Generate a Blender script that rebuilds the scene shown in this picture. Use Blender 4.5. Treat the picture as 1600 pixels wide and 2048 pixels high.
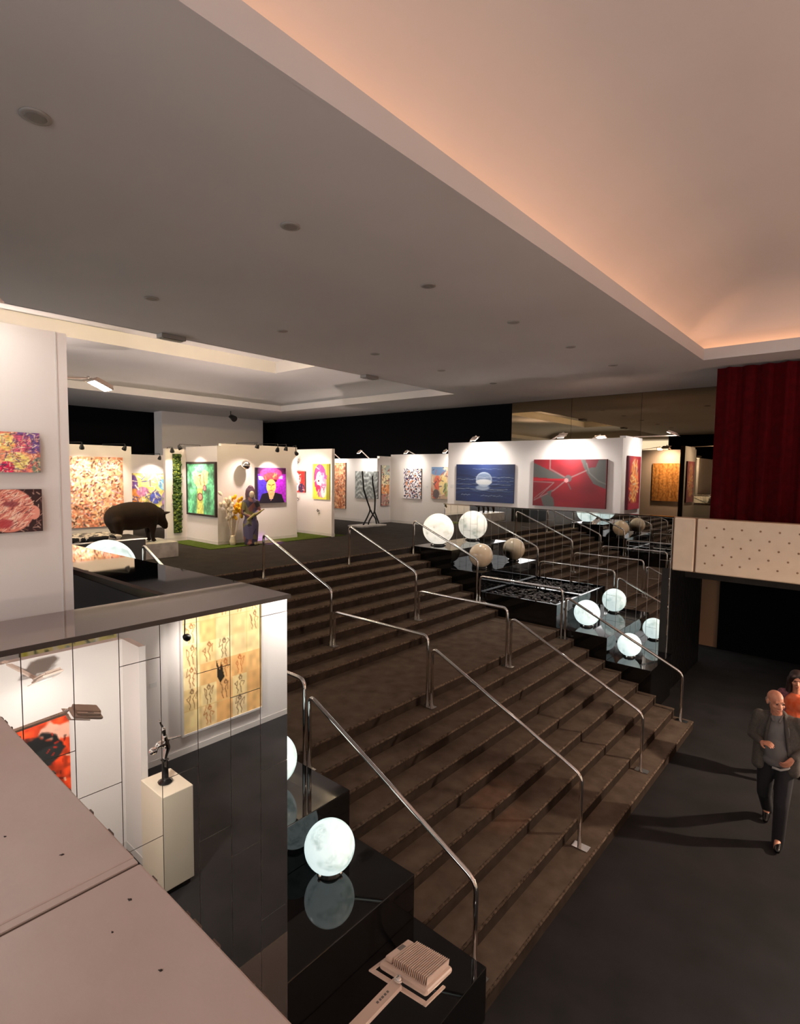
import bpy, bmesh, math, random
import numpy as np
from mathutils import Vector, Matrix
random.seed(7); RNG = np.random.default_rng(5)
for _o in list(bpy.data.objects): bpy.data.objects.remove(_o)
SC = bpy.context.scene; COL = SC.collection
PI = math.pi; R = math.radians
# ------------------------------------------------------------------ camera, world, exposure
EYE, ZL, ZC = 1.779, -2.484, 3.882            # eye, lower floor and ceiling heights (upper floor = 0)
YAW, PITCH, ROLL, FPX = R(40.795), R(4.1265), R(0.763), 1099.76
r0 = Vector((math.cos(YAW), math.sin(YAW), 0)); fh = Vector((-math.sin(YAW), math.cos(YAW), 0)); zz = Vector((0, 0, 1))
fw = math.cos(PITCH)*fh - math.sin(PITCH)*zz; up = math.sin(PITCH)*fh + math.cos(PITCH)*zz
rc = math.cos(ROLL)*r0 + math.sin(ROLL)*up; uc = math.cos(ROLL)*up - math.sin(ROLL)*r0
cam_d = bpy.data.cameras.new('camera'); cam = bpy.data.objects.new('camera', cam_d); COL.objects.link(cam)
cam_d.sensor_fit = 'HORIZONTAL'; cam_d.sensor_width = 36; cam_d.lens = 36*FPX/1600; cam_d.clip_start = 0.02
cam.matrix_world = Matrix(((rc.x, uc.x, -fw.x, 0), (rc.y, uc.y, -fw.y, 0), (rc.z, uc.z, -fw.z, EYE), (0, 0, 0, 1)))
SC.camera = cam
SC.view_settings.view_transform = 'Standard'; SC.view_settings.look = 'None'
SC.view_settings.gamma = 1; SC.view_settings.use_curve_mapping = False
SC.view_settings.exposure = 1.12
SC.cycles.max_bounces = 8; SC.cycles.diffuse_bounces = 4; SC.cycles.glossy_bounces = 5; SC.cycles.caustics_reflective = False; SC.cycles.sample_clamp_indirect = 10
W = bpy.data.worlds.new('world'); SC.world = W; W.use_nodes = True
W.node_tree.nodes['Background'].inputs[0].default_value = (1.0, 0.98, 0.98, 1)   # even near-white ambient fill, added to brighten the room
W.node_tree.nodes['Background'].inputs[1].default_value = 1.5
COVE_A, FILL_B, TRAY_B = 3.6, 9.0, 55.0         # strip strengths: orange cove, added gallery fill, yellow tray
SPOT_W, FLOOD_W, GLOBE_E, UP_W = 55.0, 120.0, 2.3, 600.0

# ------------------------------------------------------------------ materials
def s2l(c): return tuple(((v/12.92) if v <= 0.04045 else ((v+0.055)/1.055)**2.4) for v in c)
def rgb(r, g, b): return s2l((r/255, g/255, b/255))
def mat(name, col, rough=.6, metal=0., spec=.5, noise=None, bump=0., bscale=60., emit=None, estr=0., coat=0., ior=None):
    m = bpy.data.materials.new(name); m.use_nodes = True; nt = m.node_tree; b = nt.nodes['Principled BSDF']
    b.inputs['Base Color'].default_value = (*col, 1); b.inputs['Roughness'].default_value = rough
    b.inputs['Metallic'].default_value = metal; b.inputs['Specular IOR Level'].default_value = spec
    if ior: b.inputs['IOR'].default_value = ior
    if coat: b.inputs['Coat Weight'].default_value = coat; b.inputs['Coat Roughness'].default_value = .05
    tc = nt.nodes.new('ShaderNodeTexCoord')
    if noise:
        n = nt.nodes.new('ShaderNodeTexNoise'); n.inputs['Scale'].default_value = noise[1]; n.inputs['Detail'].default_value = 6
        nt.links.new(tc.outputs['Object'], n.inputs['Vector'])
        cr = nt.nodes.new('ShaderNodeValToRGB'); cr.color_ramp.elements[0].position = .32; cr.color_ramp.elements[1].position = .68
        cr.color_ramp.elements[0].color = (*col, 1); cr.color_ramp.elements[1].color = (*noise[0], 1)
        nt.links.new(n.outputs['Fac'], cr.inputs['Fac']); nt.links.new(cr.outputs['Color'], b.inputs['Base Color'])
    if bump:
        n2 = nt.nodes.new('ShaderNodeTexNoise'); n2.inputs['Scale'].default_value = bscale; n2.inputs['Detail'].default_value = 4
        nt.links.new(tc.outputs['Object'], n2.inputs['Vector'])
        bp = nt.nodes.new('ShaderNodeBump'); bp.inputs['Strength'].default_value = bump; bp.inputs['Distance'].default_value = .01
        nt.links.new(n2.outputs['Fac'], bp.inputs['Height']); nt.links.new(bp.outputs['Normal'], b.inputs['Normal'])
    if emit:
        b.inputs['Emission Color'].default_value = (*emit, 1); b.inputs['Emission Strength'].default_value = estr
    return m
M = {}
M['ceil'] = mat('ceiling paint', rgb(202, 200, 200), .9, noise=(rgb(196, 194, 194), .6))
M['white'] = mat('white board', rgb(226, 220, 216), .75, bump=.05, bscale=30)
M['trimw'] = mat('white trim', rgb(210, 205, 200), .5)
M['carpet_up'] = mat('charcoal carpet', rgb(58, 53, 50), .95, spec=.1, noise=(rgb(48, 44, 42), 3), bump=.35, bscale=350)
M['carpet_low'] = mat('dark grey carpet', rgb(50, 48, 49), .95, spec=.1, noise=(rgb(42, 41, 41), 2.5), bump=.35, bscale=350)
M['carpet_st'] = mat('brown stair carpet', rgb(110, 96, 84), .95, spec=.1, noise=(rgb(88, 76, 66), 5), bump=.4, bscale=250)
M['riser'] = mat('shade-darkened riser carpet', rgb(60, 50, 43), .95, spec=.1, noise=(rgb(45, 37, 32), 6), bump=.4, bscale=250)  # stair brown darkened to put the risers' shade into the colour
M['worn'] = mat('worn carpet nosing', rgb(128, 110, 95), .95, spec=.1, noise=(rgb(58, 47, 39), 26), bump=.4, bscale=200)
M['black'] = mat('black polished stone', rgb(14, 14, 15), .04, spec=.6)
M['mirror'] = mat('silvered glass', (.86, .86, .85), .006, 1.)
M['bronze'] = mat('bronze mirror glass', (.33, .25, .155), .012, 1.)
M['joint'] = mat('dark joint', rgb(40, 38, 36), .5)
M['joint_l'] = mat('grey mirror joint', rgb(128, 124, 120), .4)
M['joint_s'] = mat('bright mirror joint', rgb(214, 210, 204), .3)
M['ledge'] = mat('brown tinted glass ledge', (.42, .36, .335), .03, 1.)
M['edge'] = mat('dark ledge edge', rgb(48, 38, 36), .35)
M['inner'] = mat('blue-grey cloth panel', rgb(104, 110, 118), .9, spec=.2)
M['sill'] = mat('taupe laminate', rgb(202, 184, 175), .3, noise=(rgb(195, 176, 167), 7), bump=.06, bscale=40)
M['silledge'] = mat('laminate edge', rgb(92, 76, 66), .5)
M['dent'] = mat('dark chip', rgb(50, 38, 34), .8)
M['chrome'] = mat('polished chrome', (.82, .80, .78), .07, 1.)
M['steel'] = mat('brushed steel', (.6, .58, .55), .25, 1.)
M['cloth_black'] = mat('black drape', rgb(16, 16, 18), .95, spec=.05)
M['red'] = mat('red velvet', rgb(80, 3, 10), .85, spec=.1, noise=(rgb(64, 2, 7), 9))
M['vinyl'] = mat('beige padded vinyl', rgb(238, 216, 190), .45, noise=(rgb(231, 208, 181), 5))
M['vinyld'] = mat('brown vinyl welt', rgb(152, 116, 86), .5)
M['flute'] = mat('black fluted panel', rgb(20, 19, 19), .35)
M['beige'] = mat('beige wall paint', rgb(168, 130, 100), .8)
M['lampw'] = mat('cream lamp housing', rgb(226, 206, 192), .4)
M['lamp_lens'] = mat('lit lamp lens', (1, 1, 1), .3, emit=(1, .95, .86), estr=18)
M['blackm'] = mat('black metal', rgb(18, 18, 18), .4)
M['dlight'] = mat('downlight bowl', rgb(120, 116, 112), .5)
M['dlight2'] = mat('grey fitting', rgb(150, 146, 142), .6)
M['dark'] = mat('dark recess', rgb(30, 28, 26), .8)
M['turf'] = mat('artificial turf', rgb(88, 102, 38), .95, spec=.1, noise=(rgb(58, 78, 24), 40), bump=.6, bscale=300)
M['pig'] = mat('dark bronze', rgb(48, 31, 15), .75, .0, .25, noise=(rgb(32, 21, 12), 4))
M['marble'] = mat('white marble', rgb(206, 200, 192), .35, noise=(rgb(168, 162, 156), 5))
M['pebble'] = mat('brown pebble', rgb(50, 42, 41), .4, noise=(rgb(26, 23, 23), 9))
M['skin'] = mat('skin', rgb(214, 152, 124), .5, noise=(rgb(200, 134, 108), 18))
M['jacket'] = mat('grey jacket wool', rgb(92, 86, 80), .85, noise=(rgb(74, 69, 66), 60), bump=.2, bscale=200)
M['shirt'] = mat('grey cotton shirt', rgb(112, 110, 110), .85, bump=.2, bscale=40)
M['shirtw'] = mat('pale shirt hem', rgb(176, 172, 170), .8)
M['trouser'] = mat('black trousers', rgb(30, 29, 34), .85, bump=.25, bscale=25)
M['shoe'] = mat('black leather', rgb(18, 17, 17), .25)
M['hair_b'] = mat('dark brown hair', rgb(44, 26, 22), .45, bump=.5, bscale=120)
M['hair_g'] = mat('short grey hair', rgb(150, 130, 118), .7)
M['eye'] = mat('dark eye', rgb(30, 20, 18), .3)
M['lip'] = mat('lips', rgb(178, 96, 84), .5)
M['orange_c'] = mat('orange cloth', rgb(228, 92, 40), .8, noise=(rgb(236, 132, 96), 14))
M['pink_c'] = mat('patterned pink cloth', rgb(150, 88, 100), .8, noise=(rgb(64, 40, 58), 30))
M['plum_c'] = mat('dark plum cloth', rgb(58, 30, 48), .8)
M['stem'] = mat('dry white stem', rgb(226, 212, 186), .8)
M['yellow'] = mat('yellow blossom', rgb(246, 206, 40), .7, noise=(rgb(232, 168, 20), 30))
M['beige_g'] = mat('unlit cream glass', rgb(226, 208, 180), .12, noise=(rgb(218, 198, 168), 3), coat=.5)
M['white_g'] = mat('label card', rgb(214, 212, 208), .6)
M['moss_d'] = mat('dark moss', rgb(38, 60, 22), .9, noise=(rgb(70, 92, 30), 25), bump=.5, bscale=90)
M['moss_l'] = mat('light moss', rgb(112, 122, 40), .9, noise=(rgb(66, 88, 30), 30), bump=.5, bscale=90)
def globe_mat(name, tint, strength):
    m = mat(name, tint, .25); nt = m.node_tree; b = nt.nodes['Principled BSDF']
    n = nt.nodes.new('ShaderNodeTexNoise'); n.inputs['Scale'].default_value = 7; n.inputs['Detail'].default_value = 8; n.inputs['Roughness'].default_value = .65
    tc = nt.nodes.new('ShaderNodeTexCoord'); nt.links.new(tc.outputs['Object'], n.inputs['Vector'])
    cr = nt.nodes.new('ShaderNodeValToRGB'); cr.color_ramp.elements[0].position = .34; cr.color_ramp.elements[1].position = .5
    cr.color_ramp.elements[0].color = (tint[0]*.42, tint[1]*.52, tint[2]*.5, 1); cr.color_ramp.elements[1].color = (*tint, 1)
    nt.links.new(n.outputs['Fac'], cr.inputs['Fac']); nt.links.new(cr.outputs['Color'], b.inputs['Emission Color'])
    b.inputs['Emission Strength'].default_value = strength
    return m
M['globe_c'] = globe_mat('glowing cool glass', (.84, 1., .98), GLOBE_E*.165)
M['globe_w'] = globe_mat('glowing warm glass', (1., .93, .80), GLOBE_E*.15)

# ------------------------------------------------------------------ mesh helpers
class MB:
    """collects shapes; build() links them as one mesh object"""
    def __init__(s): s.bm = bmesh.new()
    def box(s, x0, x1, y0, y1, z0, z1, mi=0, rot=None):
        v = [Vector(p) for p in ((x0,y0,z0),(x1,y0,z0),(x1,y1,z0),(x0,y1,z0),(x0,y0,z1),(x1,y0,z1),(x1,y1,z1),(x0,y1,z1))]
        if rot is not None: v = [rot @ p for p in v]
        v = [s.bm.verts.new(p) for p in v]
        for f in ((0,3,2,1),(4,5,6,7),(0,1,5,4),(1,2,6,5),(2,3,7,6),(3,0,4,7)):
            s.bm.faces.new([v[i] for i in f]).material_index = mi
        return s
    def quad(s, pts, mi=0):
        s.bm.faces.new([s.bm.verts.new(p) for p in pts]).material_index = mi; return s
    def tube(s, pts, r, seg=12, mi=0, cap=True, radii=None):
        pts = [Vector(p) for p in pts]; rings = []; n = len(pts)
        t0 = (pts[1]-pts[0]).normalized(); a = Vector((0,0,1)) if abs(t0.z) < .9 else Vector((1,0,0))
        u = t0.cross(a).normalized()
        for i, p in enumerate(pts):
            t = ((pts[min(i+1,n-1)]-p).normalized() + (p-pts[max(i-1,0)]).normalized())
            t = t.normalized() if t.length > 1e-6 else t0
            u = (u - t*u.dot(t)).normalized(); w = t.cross(u); rr = radii[i] if radii else r
            rings.append([s.bm.verts.new(p + rr*(math.cos(2*PI*k/seg)*u + math.sin(2*PI*k/seg)*w)) for k in range(seg)])
        for i in range(n-1):
            for k in range(seg):
                f = s.bm.faces.new((rings[i][k], rings[i][(k+1)%seg], rings[i+1][(k+1)%seg], rings[i+1][k])); f.material_index = mi; f.smooth = True
        if cap:
            s.bm.faces.new(rings[0][::-1]).material_index = mi; s.bm.faces.new(rings[-1]).material_index = mi
        return s
    def lathe(s, prof, c=(0,0,0), seg=32, mi=0, axis='z'):
        c = Vector(c); rings = []
        for (r, h) in prof:
            ring = []
            for k in range(seg):
                a = 2*PI*k/seg
                p = Vector((r*math.cos(a), r*math.sin(a), h))
                if axis == 'y': p = Vector((p.x, -p.z, p.y))
                if axis == 'x': p = Vector((p.z, p.y, -p.x))
                ring.append(s.bm.verts.new(c+p))
            rings.append(ring)
        for i in range(len(rings)-1):
            for k in range(seg):
                f = s.bm.faces.new((rings[i][k], rings[i][(k+1)%seg], rings[i+1][(k+1)%seg], rings[i+1][k])); f.material_index = mi; f.smooth = True
        s.bm.faces.new(rings[0][::-1]).material_index = mi; s.bm.faces.new(rings[-1]).material_index = mi
        return s
    def ell(s, c, rx, ry, rz, rot=None, u=16, v=10, mi=0):
        m = Matrix.Translation(Vector(c)) @ (rot.to_4x4() if rot is not None else Matrix.Identity(4)) @ Matrix.Diagonal((rx, ry, rz, 1))
        g = bmesh.ops.create_uvsphere(s.bm, u_segments=u, v_segments=v, radius=1, matrix=m)
        for vv in g['verts']:
            for f in vv.link_faces: f.smooth = True; f.material_index = mi
        return s
    def cap(s, p0, r0_, p1, r1_, seg=12):
        """tapered capsule"""
        p0, p1 = Vector(p0), Vector(p1); d = p1-p0; L = d.length; t = d/L
        pts, rad = [], []
        for k in range(5):
            a = PI/2*(1-k/4); pts.append(p0 - t*r0_*math.sin(a)); rad.append(max(r0_*math.cos(a), r0_*.04))
        for k in range(5):
            a = PI/2*k/4; pts.append(p1 + t*r1_*math.sin(a)); rad.append(max(r1_*math.cos(a), r1_*.04))
        return s.tube(pts, 1, seg, radii=rad)
    def mesh(s, name, mats):
        me = bpy.data.meshes.new(name); s.bm.normal_update(); s.bm.to_mesh(me); s.bm.free()
        for m in (mats if isinstance(mats, (list, tuple)) else [mats]): me.materials.append(m)
        return me
    def build(s, name, mats, parent=None, loc=None, rz=0.):
        return link(name, s.mesh(name, mats), parent, loc, rz)
def link(name, me, parent=None, loc=None, rz=0.):
    o = bpy.data.objects.new(name, me); COL.objects.link(o)
    if parent is not None: o.parent = parent
    if loc is not None: o.location = loc
    if rz: o.rotation_euler = (0, 0, rz)
    return o
def tag(o, label=None, cat=None, group=None, kind=None):
    if label: o['label'] = label
    if cat: o['category'] = cat
    if group: o['group'] = group
    if kind: o['kind'] = kind
    return o
def empty(name, loc=(0,0,0), rz=0., label=None, cat=None, group=None, kind=None):
    return tag(link(name, None, None, loc, rz), label, cat, group, kind)
def struct(o, label=None): return tag(o, label, None, None, 'structure')
def bevel(o, w=.01, seg=2):
    m = o.modifiers.new('bevel', 'BEVEL'); m.width = w; m.segments = seg; m.limit_method = 'ANGLE'; return o
def baked(o):
    """apply the modifiers of a mesh object"""
    dg = bpy.context.evaluated_depsgraph_get(); dg.update()
    me = bpy.data.meshes.new_from_object(o.evaluated_get(dg)); old = o.data; mats = list(old.materials)
    o.modifiers.clear(); o.data = me
    if not len(me.materials):
        for m in mats: me.materials.append(m)
    bpy.data.meshes.remove(old); return o
def remesh(o, vox, smooth=4):
    m = o.modifiers.new('r', 'REMESH'); m.mode = 'VOXEL'; m.voxel_size = vox; m.use_smooth_shade = True
    if smooth:
        k = o.modifiers.new('s', 'SMOOTH'); k.iterations = smooth; k.factor = .5
    return baked(o)
def spot_light(name, loc, target, watts, col, deg, blend=.6, size=.05, parent=None):
    d = bpy.data.lights.new(name, 'SPOT'); d.energy = watts; d.color = col; d.spot_size = R(deg); d.spot_blend = blend; d.shadow_soft_size = size
    o = bpy.data.objects.new(name, d); COL.objects.link(o); o.location = loc
    o.rotation_euler = (Vector(target)-Vector(loc)).to_track_quat('-Z', 'Y').to_euler()
    if parent is not None:
        o.parent = parent; o.matrix_parent_inverse = parent_inv(parent)
    return o
def parent_inv(p):
    return p.matrix_basis.inverted()
# ================================================================== STRUCTURE
G, RI = .3039, .138                       # tread and riser
X1, X10, XT = -2.1043, -5.9146, -8.346    # noses of the lowest step, of the first step above the landing, of the upper floor
XM, YLM, YRM, YB = -2.78, 2.14, 11.35, 14.65   # mirror planes
SY0, SY1 = 3.5, 10.08                     # sides of the stair
BL, BR = 3.5, 10.08                      # stair-side faces of the black plinths
struct(MB().box(-9, 8, -6, 16.2, ZL-.2, ZL).build('floor', M['carpet_low']), 'dark grey carpet of the lower foyer')
f = MB()
f.box(-20.6, XT, -6, 14.9, -.3, 0).box(XT, XM-.03, -6, YLM-.03, -.3, 0).box(XM-.03, 8, -6, .40, -.3, 0)
f.box(XT, -2.9, YRM+.03, 14.9, -.3, 0).box(-2.9, 8, 12.4, 15.5, -.3, 0)
struct(f.build('floor_upper', M['carpet_up']), 'charcoal carpet of the upper gallery floor')

# ---- ceiling with two coffers
AX0, AX1, AY0, AY1 = -2.522, 7.6, -5.2, 11.275
BX0, BX1, BY0, BY1 = -16.2, -8.604, -4.5, 12.2
c = MB()
for (a, b, d, e) in ((BX1, AX0, -6, 14.9), (-20.6, BX0, -6, 14.9), (BX0, BX1, BY1, 14.9), (BX0, BX1, -6, BY0), (AX0, 8, AY1, 14.9), (AX0, 8, -6, AY0), (AX1, 8, AY0, AY1)):
    c.box(a, b, d, e, ZC, ZC+.05)
ceiling = struct(c.build('ceiling', M['ceil']))
def coffer(x0, x1, y0, y1, rise, rad, tray=None, n=56):
    tr = .32; lo = MB()
    ax, bx, ay, by = x0-tr, x1+tr, y0-tr, y1+tr
    xs = sorted(set([ax+(bx-ax)*i/n for i in range(n+1)] + ([tray[0], tray[1]] if tray else [])))
    ys = sorted(set([ay+(by-ay)*i/n for i in range(n+1)] + ([tray[2], tray[3]] if tray else [])))
    def h(x, y):
        t = max(0., min(x-ax, bx-x, y-ay, by-y)); q = min(1., t/rad)
        return ZC+.06+rise*math.sqrt(max(0, 1-(1-q)**2))
    vs = [[lo.bm.verts.new((x, y, h(x, y))) for y in ys] for x in xs]
    for i in range(len(xs)-1):
        for j in range(len(ys)-1):
            cx, cy = (xs[i]+xs[i+1])/2, (ys[j]+ys[j+1])/2
            if tray and tray[0] < cx < tray[1] and tray[2] < cy < tray[3]: continue
            fc = lo.bm.faces.new((vs[i][j], vs[i][j+1], vs[i+1][j+1], vs[i+1][j])); fc.smooth = True
    if tray:
        z0, z1 = ZC+.06+rise, ZC+.06+rise+.32; a, b, d, e = tray
        lo.quad(((a,d,z1),(a,e,z1),(b,e,z1),(b,d,z1)))
        lo.quad(((a,d,z0),(a,e,z0),(a,e,z1),(a,d,z1))); lo.quad(((b,d,z0),(b,d,z1),(b,e,z1),(b,e,z0)))
        lo.quad(((a,e,z0),(b,e,z0),(b,e,z1),(a,e,z1))); lo.quad(((a,d,z0),(a,d,z1),(b,d,z1),(b,d,z0)))
    lo.build('coffer_vault', M['ceil'], ceiling)
    lip = MB(); t = .03
    lip.box(x0, x0+t, y0, y1, ZC-.003, ZC+.2).box(x1-t, x1, y0, y1, ZC-.003, ZC+.2).box(x0+t, x1-t, y0, y0+t, ZC-.003, ZC+.2).box(x0+t, x1-t, y1-t, y1, ZC-.003, ZC+.2)
    lip.build('coffer_lip', M['ceil'], ceiling)
coffer(AX0, AX1, AY0, AY1, .95, 1.9)
TRAY = (-13.2, -10.4, -2.5, 9.75)
coffer(BX0, BX1, BY0, BY1, .62, 1.7, TRAY)
def led(name, x0, x1, y0, y1, z, col, e, label, nz=1):
    m = mat(name+' diode strip', (1, 1, 1), .5, emit=col, estr=e)
    o = MB().box(x0, x1, y0, y1, z, z+.02).build('cove_light', m); return tag(o, label, 'cove light', 'cove light strips')
ca = (1., .44, .20)
led('a', AX0-.19, AX0-.13, AY0, AY1, ZC+.06, ca, COVE_A, 'hidden orange cove light strip along the stair side of the large ceiling recess')
led('a', AX0, AX1, AY1+.13, AY1+.19, ZC+.06, ca, COVE_A, 'hidden orange cove light strip above the red curtain')
led('a', AX1+.13, AX1+.19, AY0, AY1, ZC+.06, ca, COVE_A, 'hidden orange cove light strip on the far side of the large recess')
led('a', AX0, AX1, AY0-.19, AY0-.13, ZC+.06, ca, COVE_A, 'hidden orange cove light strip at the near end of the large recess')
cb = (1., .74, .52)
led('b', BX1-.029, BX1-.002, BY0, BY1, ZC+.201, cb, FILL_B, 'hidden warm fill strip added over the top of the stair')  # added strip on the near lip, brightens the far side of the vault
led('t', TRAY[1]-.05, TRAY[1]-.01, TRAY[2], TRAY[3], ZC+.72, (1., .76, .44), TRAY_B, 'yellow light strip inside the raised tray of the gallery recess')

# ---- outer walls
def folds(x0, x1, z0, z1, amp, per, n, jit=.3):
    m = MB(); vs = []; ph = 0
    for i in range(n+1):
        x = x0+(x1-x0)*i/n; ph = 2*PI*(x-x0)/per
        y = amp*(math.sin(ph+jit*math.sin(ph*.37))+.35*math.sin(ph*2.3+1))
        vs.append([m.bm.verts.new((x, y*(.75+.25*k/3), z0+(z1-z0)*(1-k/3))) for k in range(4)])
    for i in range(n):
        for k in range(3):
            q = m.bm.faces.new((vs[i][k+1], vs[i+1][k+1], vs[i+1][k], vs[i][k])); q.smooth = True
    return m
struct(MB().box(-20.6, -8.3, YB+.1, YB+.2, 0, ZC).build('wall_right_gallery', M['cloth_black']))
struct(MB().box(-20.7, -20.6, -6, YB+.2, 0, ZC).build('wall_back', M['cloth_black']))
bz = MB().box(-8.3, -2.6, YB+.02, YB+.1, 0, ZC).build('wall_right', M['joint']); struct(bz)
xs = [-8.3, -6.45, -4.6, -2.6]
for i in range(3):
    MB().box(xs[i]+.004, xs[i+1]-.004, YB, YB+.02, 0.02, ZC-.01).build('mirror_panel', M['bronze'], bz)
struct(MB().box(-20.3, -19.7, 9.55, 13.9, 0, ZC).build('wall_column', M['white']))
# right, below the balcony
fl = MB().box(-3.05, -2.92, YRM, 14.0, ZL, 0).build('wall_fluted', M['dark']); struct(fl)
fm = None
for i in range(26):
    o = MB() if fm is None else None
    y = YRM+.05+i*.1
    if fm is None: fm = MB().box(-.02, .02, -.035, .035, 0, 2.484).mesh('slat', M['flute'])
    q = link('slat', fm, fl, (-2.9, y, ZL))
struct(MB().box(-6, -2.76, 15.4, 15.5, ZL, -.3).build('wall_niche', M['beige']))
struct(MB().box(-2.76, 8, 15.3, 15.5, ZL, -.3).build('wall_recess', M['cloth_black']))
struct(MB().box(-6, -5.9, 11.4, 15.5, ZL, -.3).build('wall_niche_end', M['cloth_black']))
struct(MB().box(8, 8.1, -6, 15.5, ZL, ZC+1.3).build('wall_far', M['beige']))
# black drop behind the curtain, end of the balcony
struct(MB().box(-2.9, 8, 14.9, 15.1, 0, ZC).build('wall_balcony', M['cloth_black']))

struct(MB().box(-8.3, -3.3, -1.75, -1.65, 0, ZC).build('wall_drape', M['cloth_black']))  # assumed drape, covers the bright world in the bronze mirror
# ---- mirrored parapets beside the stair
def mirror_face(parent, axis, plane, start, width, n, z0, z1, sign, offs=None, thick=.008, gap=.002):
    """staggered mirror panels; axis = running axis"""
    for i in range(n):
        a, b = start+i*width+gap, start+(i+1)*width-gap
        ph = offs[i] if offs and i < len(offs) and offs[i] is not None else random.uniform(0, .975)
        cuts = [z0] + [z for z in sorted(ph-.977*k for k in range(-3, 6)) if z0+.03 < z < z1-.03] + [z1]
        for k in range(len(cuts)-1):
            lo, hi = cuts[k]+.002, cuts[k+1]-.002
            p0, p1 = (plane, plane+thick) if sign > 0 else (plane-thick, plane)
            m = MB().box(a, b, p0, p1, lo, hi) if axis == 'x' else MB().box(p0, p1, a, b, lo, hi)
            m.build('mirror_panel', M['mirror'], parent)
wl = MB()
wl.box(-3.28, XM-.01, .38, YLM-.01, -.3, .975).box(-8.3, -3.28, 1.66, YLM-.01, -.3, .89).box(-8.3, XM-.01, .38, YLM-.01, ZL, -.3)
wall_left = struct(wl.build('wall_left', M['joint_l']))
offl = [None, .45, .208, .799, .125, .651, .45, .892]
mirror_face(wall_left, 'y', XM-.01, YLM-8*.2057, .2057, 8, -2.04, .975, 1, offl)
mirror_face(wall_left, 'x', YLM-.01, -8.3, .2041, 27, -2.04, .9, 1)
MB().box(-8.3, -3.28, 1.645, 1.66, 0, .9).build('inner_panel', M['inner'], wall_left)
lg = MB().box(-3.31, XM+.012, .38, YLM+.012, .978, 1.0, 0)
za, zb_, t_ = 1.0, .928, .022
q8 = [lg.bm.verts.new(p_) for p_ in ((-8.32, 1.62, zb_-t_), (-3.31, 1.62, za-t_), (-3.31, YLM+.012, za-t_), (-8.32, YLM+.012, zb_-t_), (-8.32, 1.62, zb_), (-3.31, 1.62, za), (-3.31, YLM+.012, za), (-8.32, YLM+.012, zb_))]
for f_ in ((0,3,2,1),(4,5,6,7),(0,1,5,4),(1,2,6,5),(2,3,7,6),(3,0,4,7)): lg.bm.faces.new([q8[i] for i in f_])
lg.build('ledge', M['ledge'], wall_left)
MB().box(XM+.0125, XM+.016, .38, YLM+.016, .974, .9995).build('ledge_edge', M['edge'], wall_left)
wr = MB().box(-8.3, -2.9, YRM+.01, YRM+.14, ZL, .975)
wall_rp = struct(wr.build('wall_right_parapet', M['joint_s']))
mirror_face(wall_rp, 'x', YRM+.01, -8.3, .2, 27, -2.04, .975, -1, gap=.0035)
MB().box(-8.32, -2.9, YRM-.012, YRM+.16, .978, 1.0).build('ledge', M['ledge'], wall_rp)

# ---- padded balcony front with buttons
bp = struct(MB().box(-2.89, 8, YRM+.05, YRM+.16, -.03, 1.0).build('trim_balcony', M['vinyld']))
edges = [-2.885, -2.49, -.72, 1.05, 2.82, 4.59]
btn = MB().ell((0, 0, 0), .018, .008, .018, u=8, v=6).mesh('button', M['vinyld'])
for i in range(5):
    a, b = edges[i]+.015, edges[i+1]-.015
    pn = bevel(MB().box(a, b, YRM, YRM+.05, -.02, .99).build('padded_panel', M['vinyl'], bp), .03, 3)
    for row in range(5):
        z = .83-.165*row; x = a+.16+(.14 if row % 2 else 0)
        while x < b-.1:
            if not (i == 0 and row % 2 == 0): link('button', btn, pn, (x, YRM-.002, z))
            x += .28
# ---- red curtain
cu = folds(-2.42, 6, .0, 3.84, .07, .30, 240)
o = cu.build('red_curtain', M['red'], None, (0, 12.05, 0)); tag(o, 'deep red pleated velvet curtain hanging behind the padded balcony front', 'curtain')

# ---- the stair
st = empty('staircase', (0, 0, 0), 0, 'wide brown carpeted staircase with a middle landing between mirrored walls', 'staircase')
def step(k, nose, back):
    z = ZL+k*RI
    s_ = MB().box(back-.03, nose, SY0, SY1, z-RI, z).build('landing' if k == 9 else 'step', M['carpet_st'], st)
    MB().box(nose+.0005, nose+.004, SY0+.003, SY1-.003, z-RI, z-.03).build('riser', M['riser'], s_)  # thin board whose darker colour stands for shade on the riser
    n_ = MB().tube([(nose-.008, SY0+.004, z-.014), (nose-.008, SY1-.004, z-.014)], .0165, 8).build('nosing', M['worn'], s_)
for k in range(1, 9): step(k, X1-(k-1)*G, X1-k*G)
step(9, X1-8*G, X10)
for k in range(10, 18): step(k, X10-(k-10)*G, X10-(k-9)*G)
MB().tube([(XT-.004, SY0, -.014), (XT-.004, SY1, -.014)], .0165, 8).build('nosing', M['worn'], st)

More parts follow.
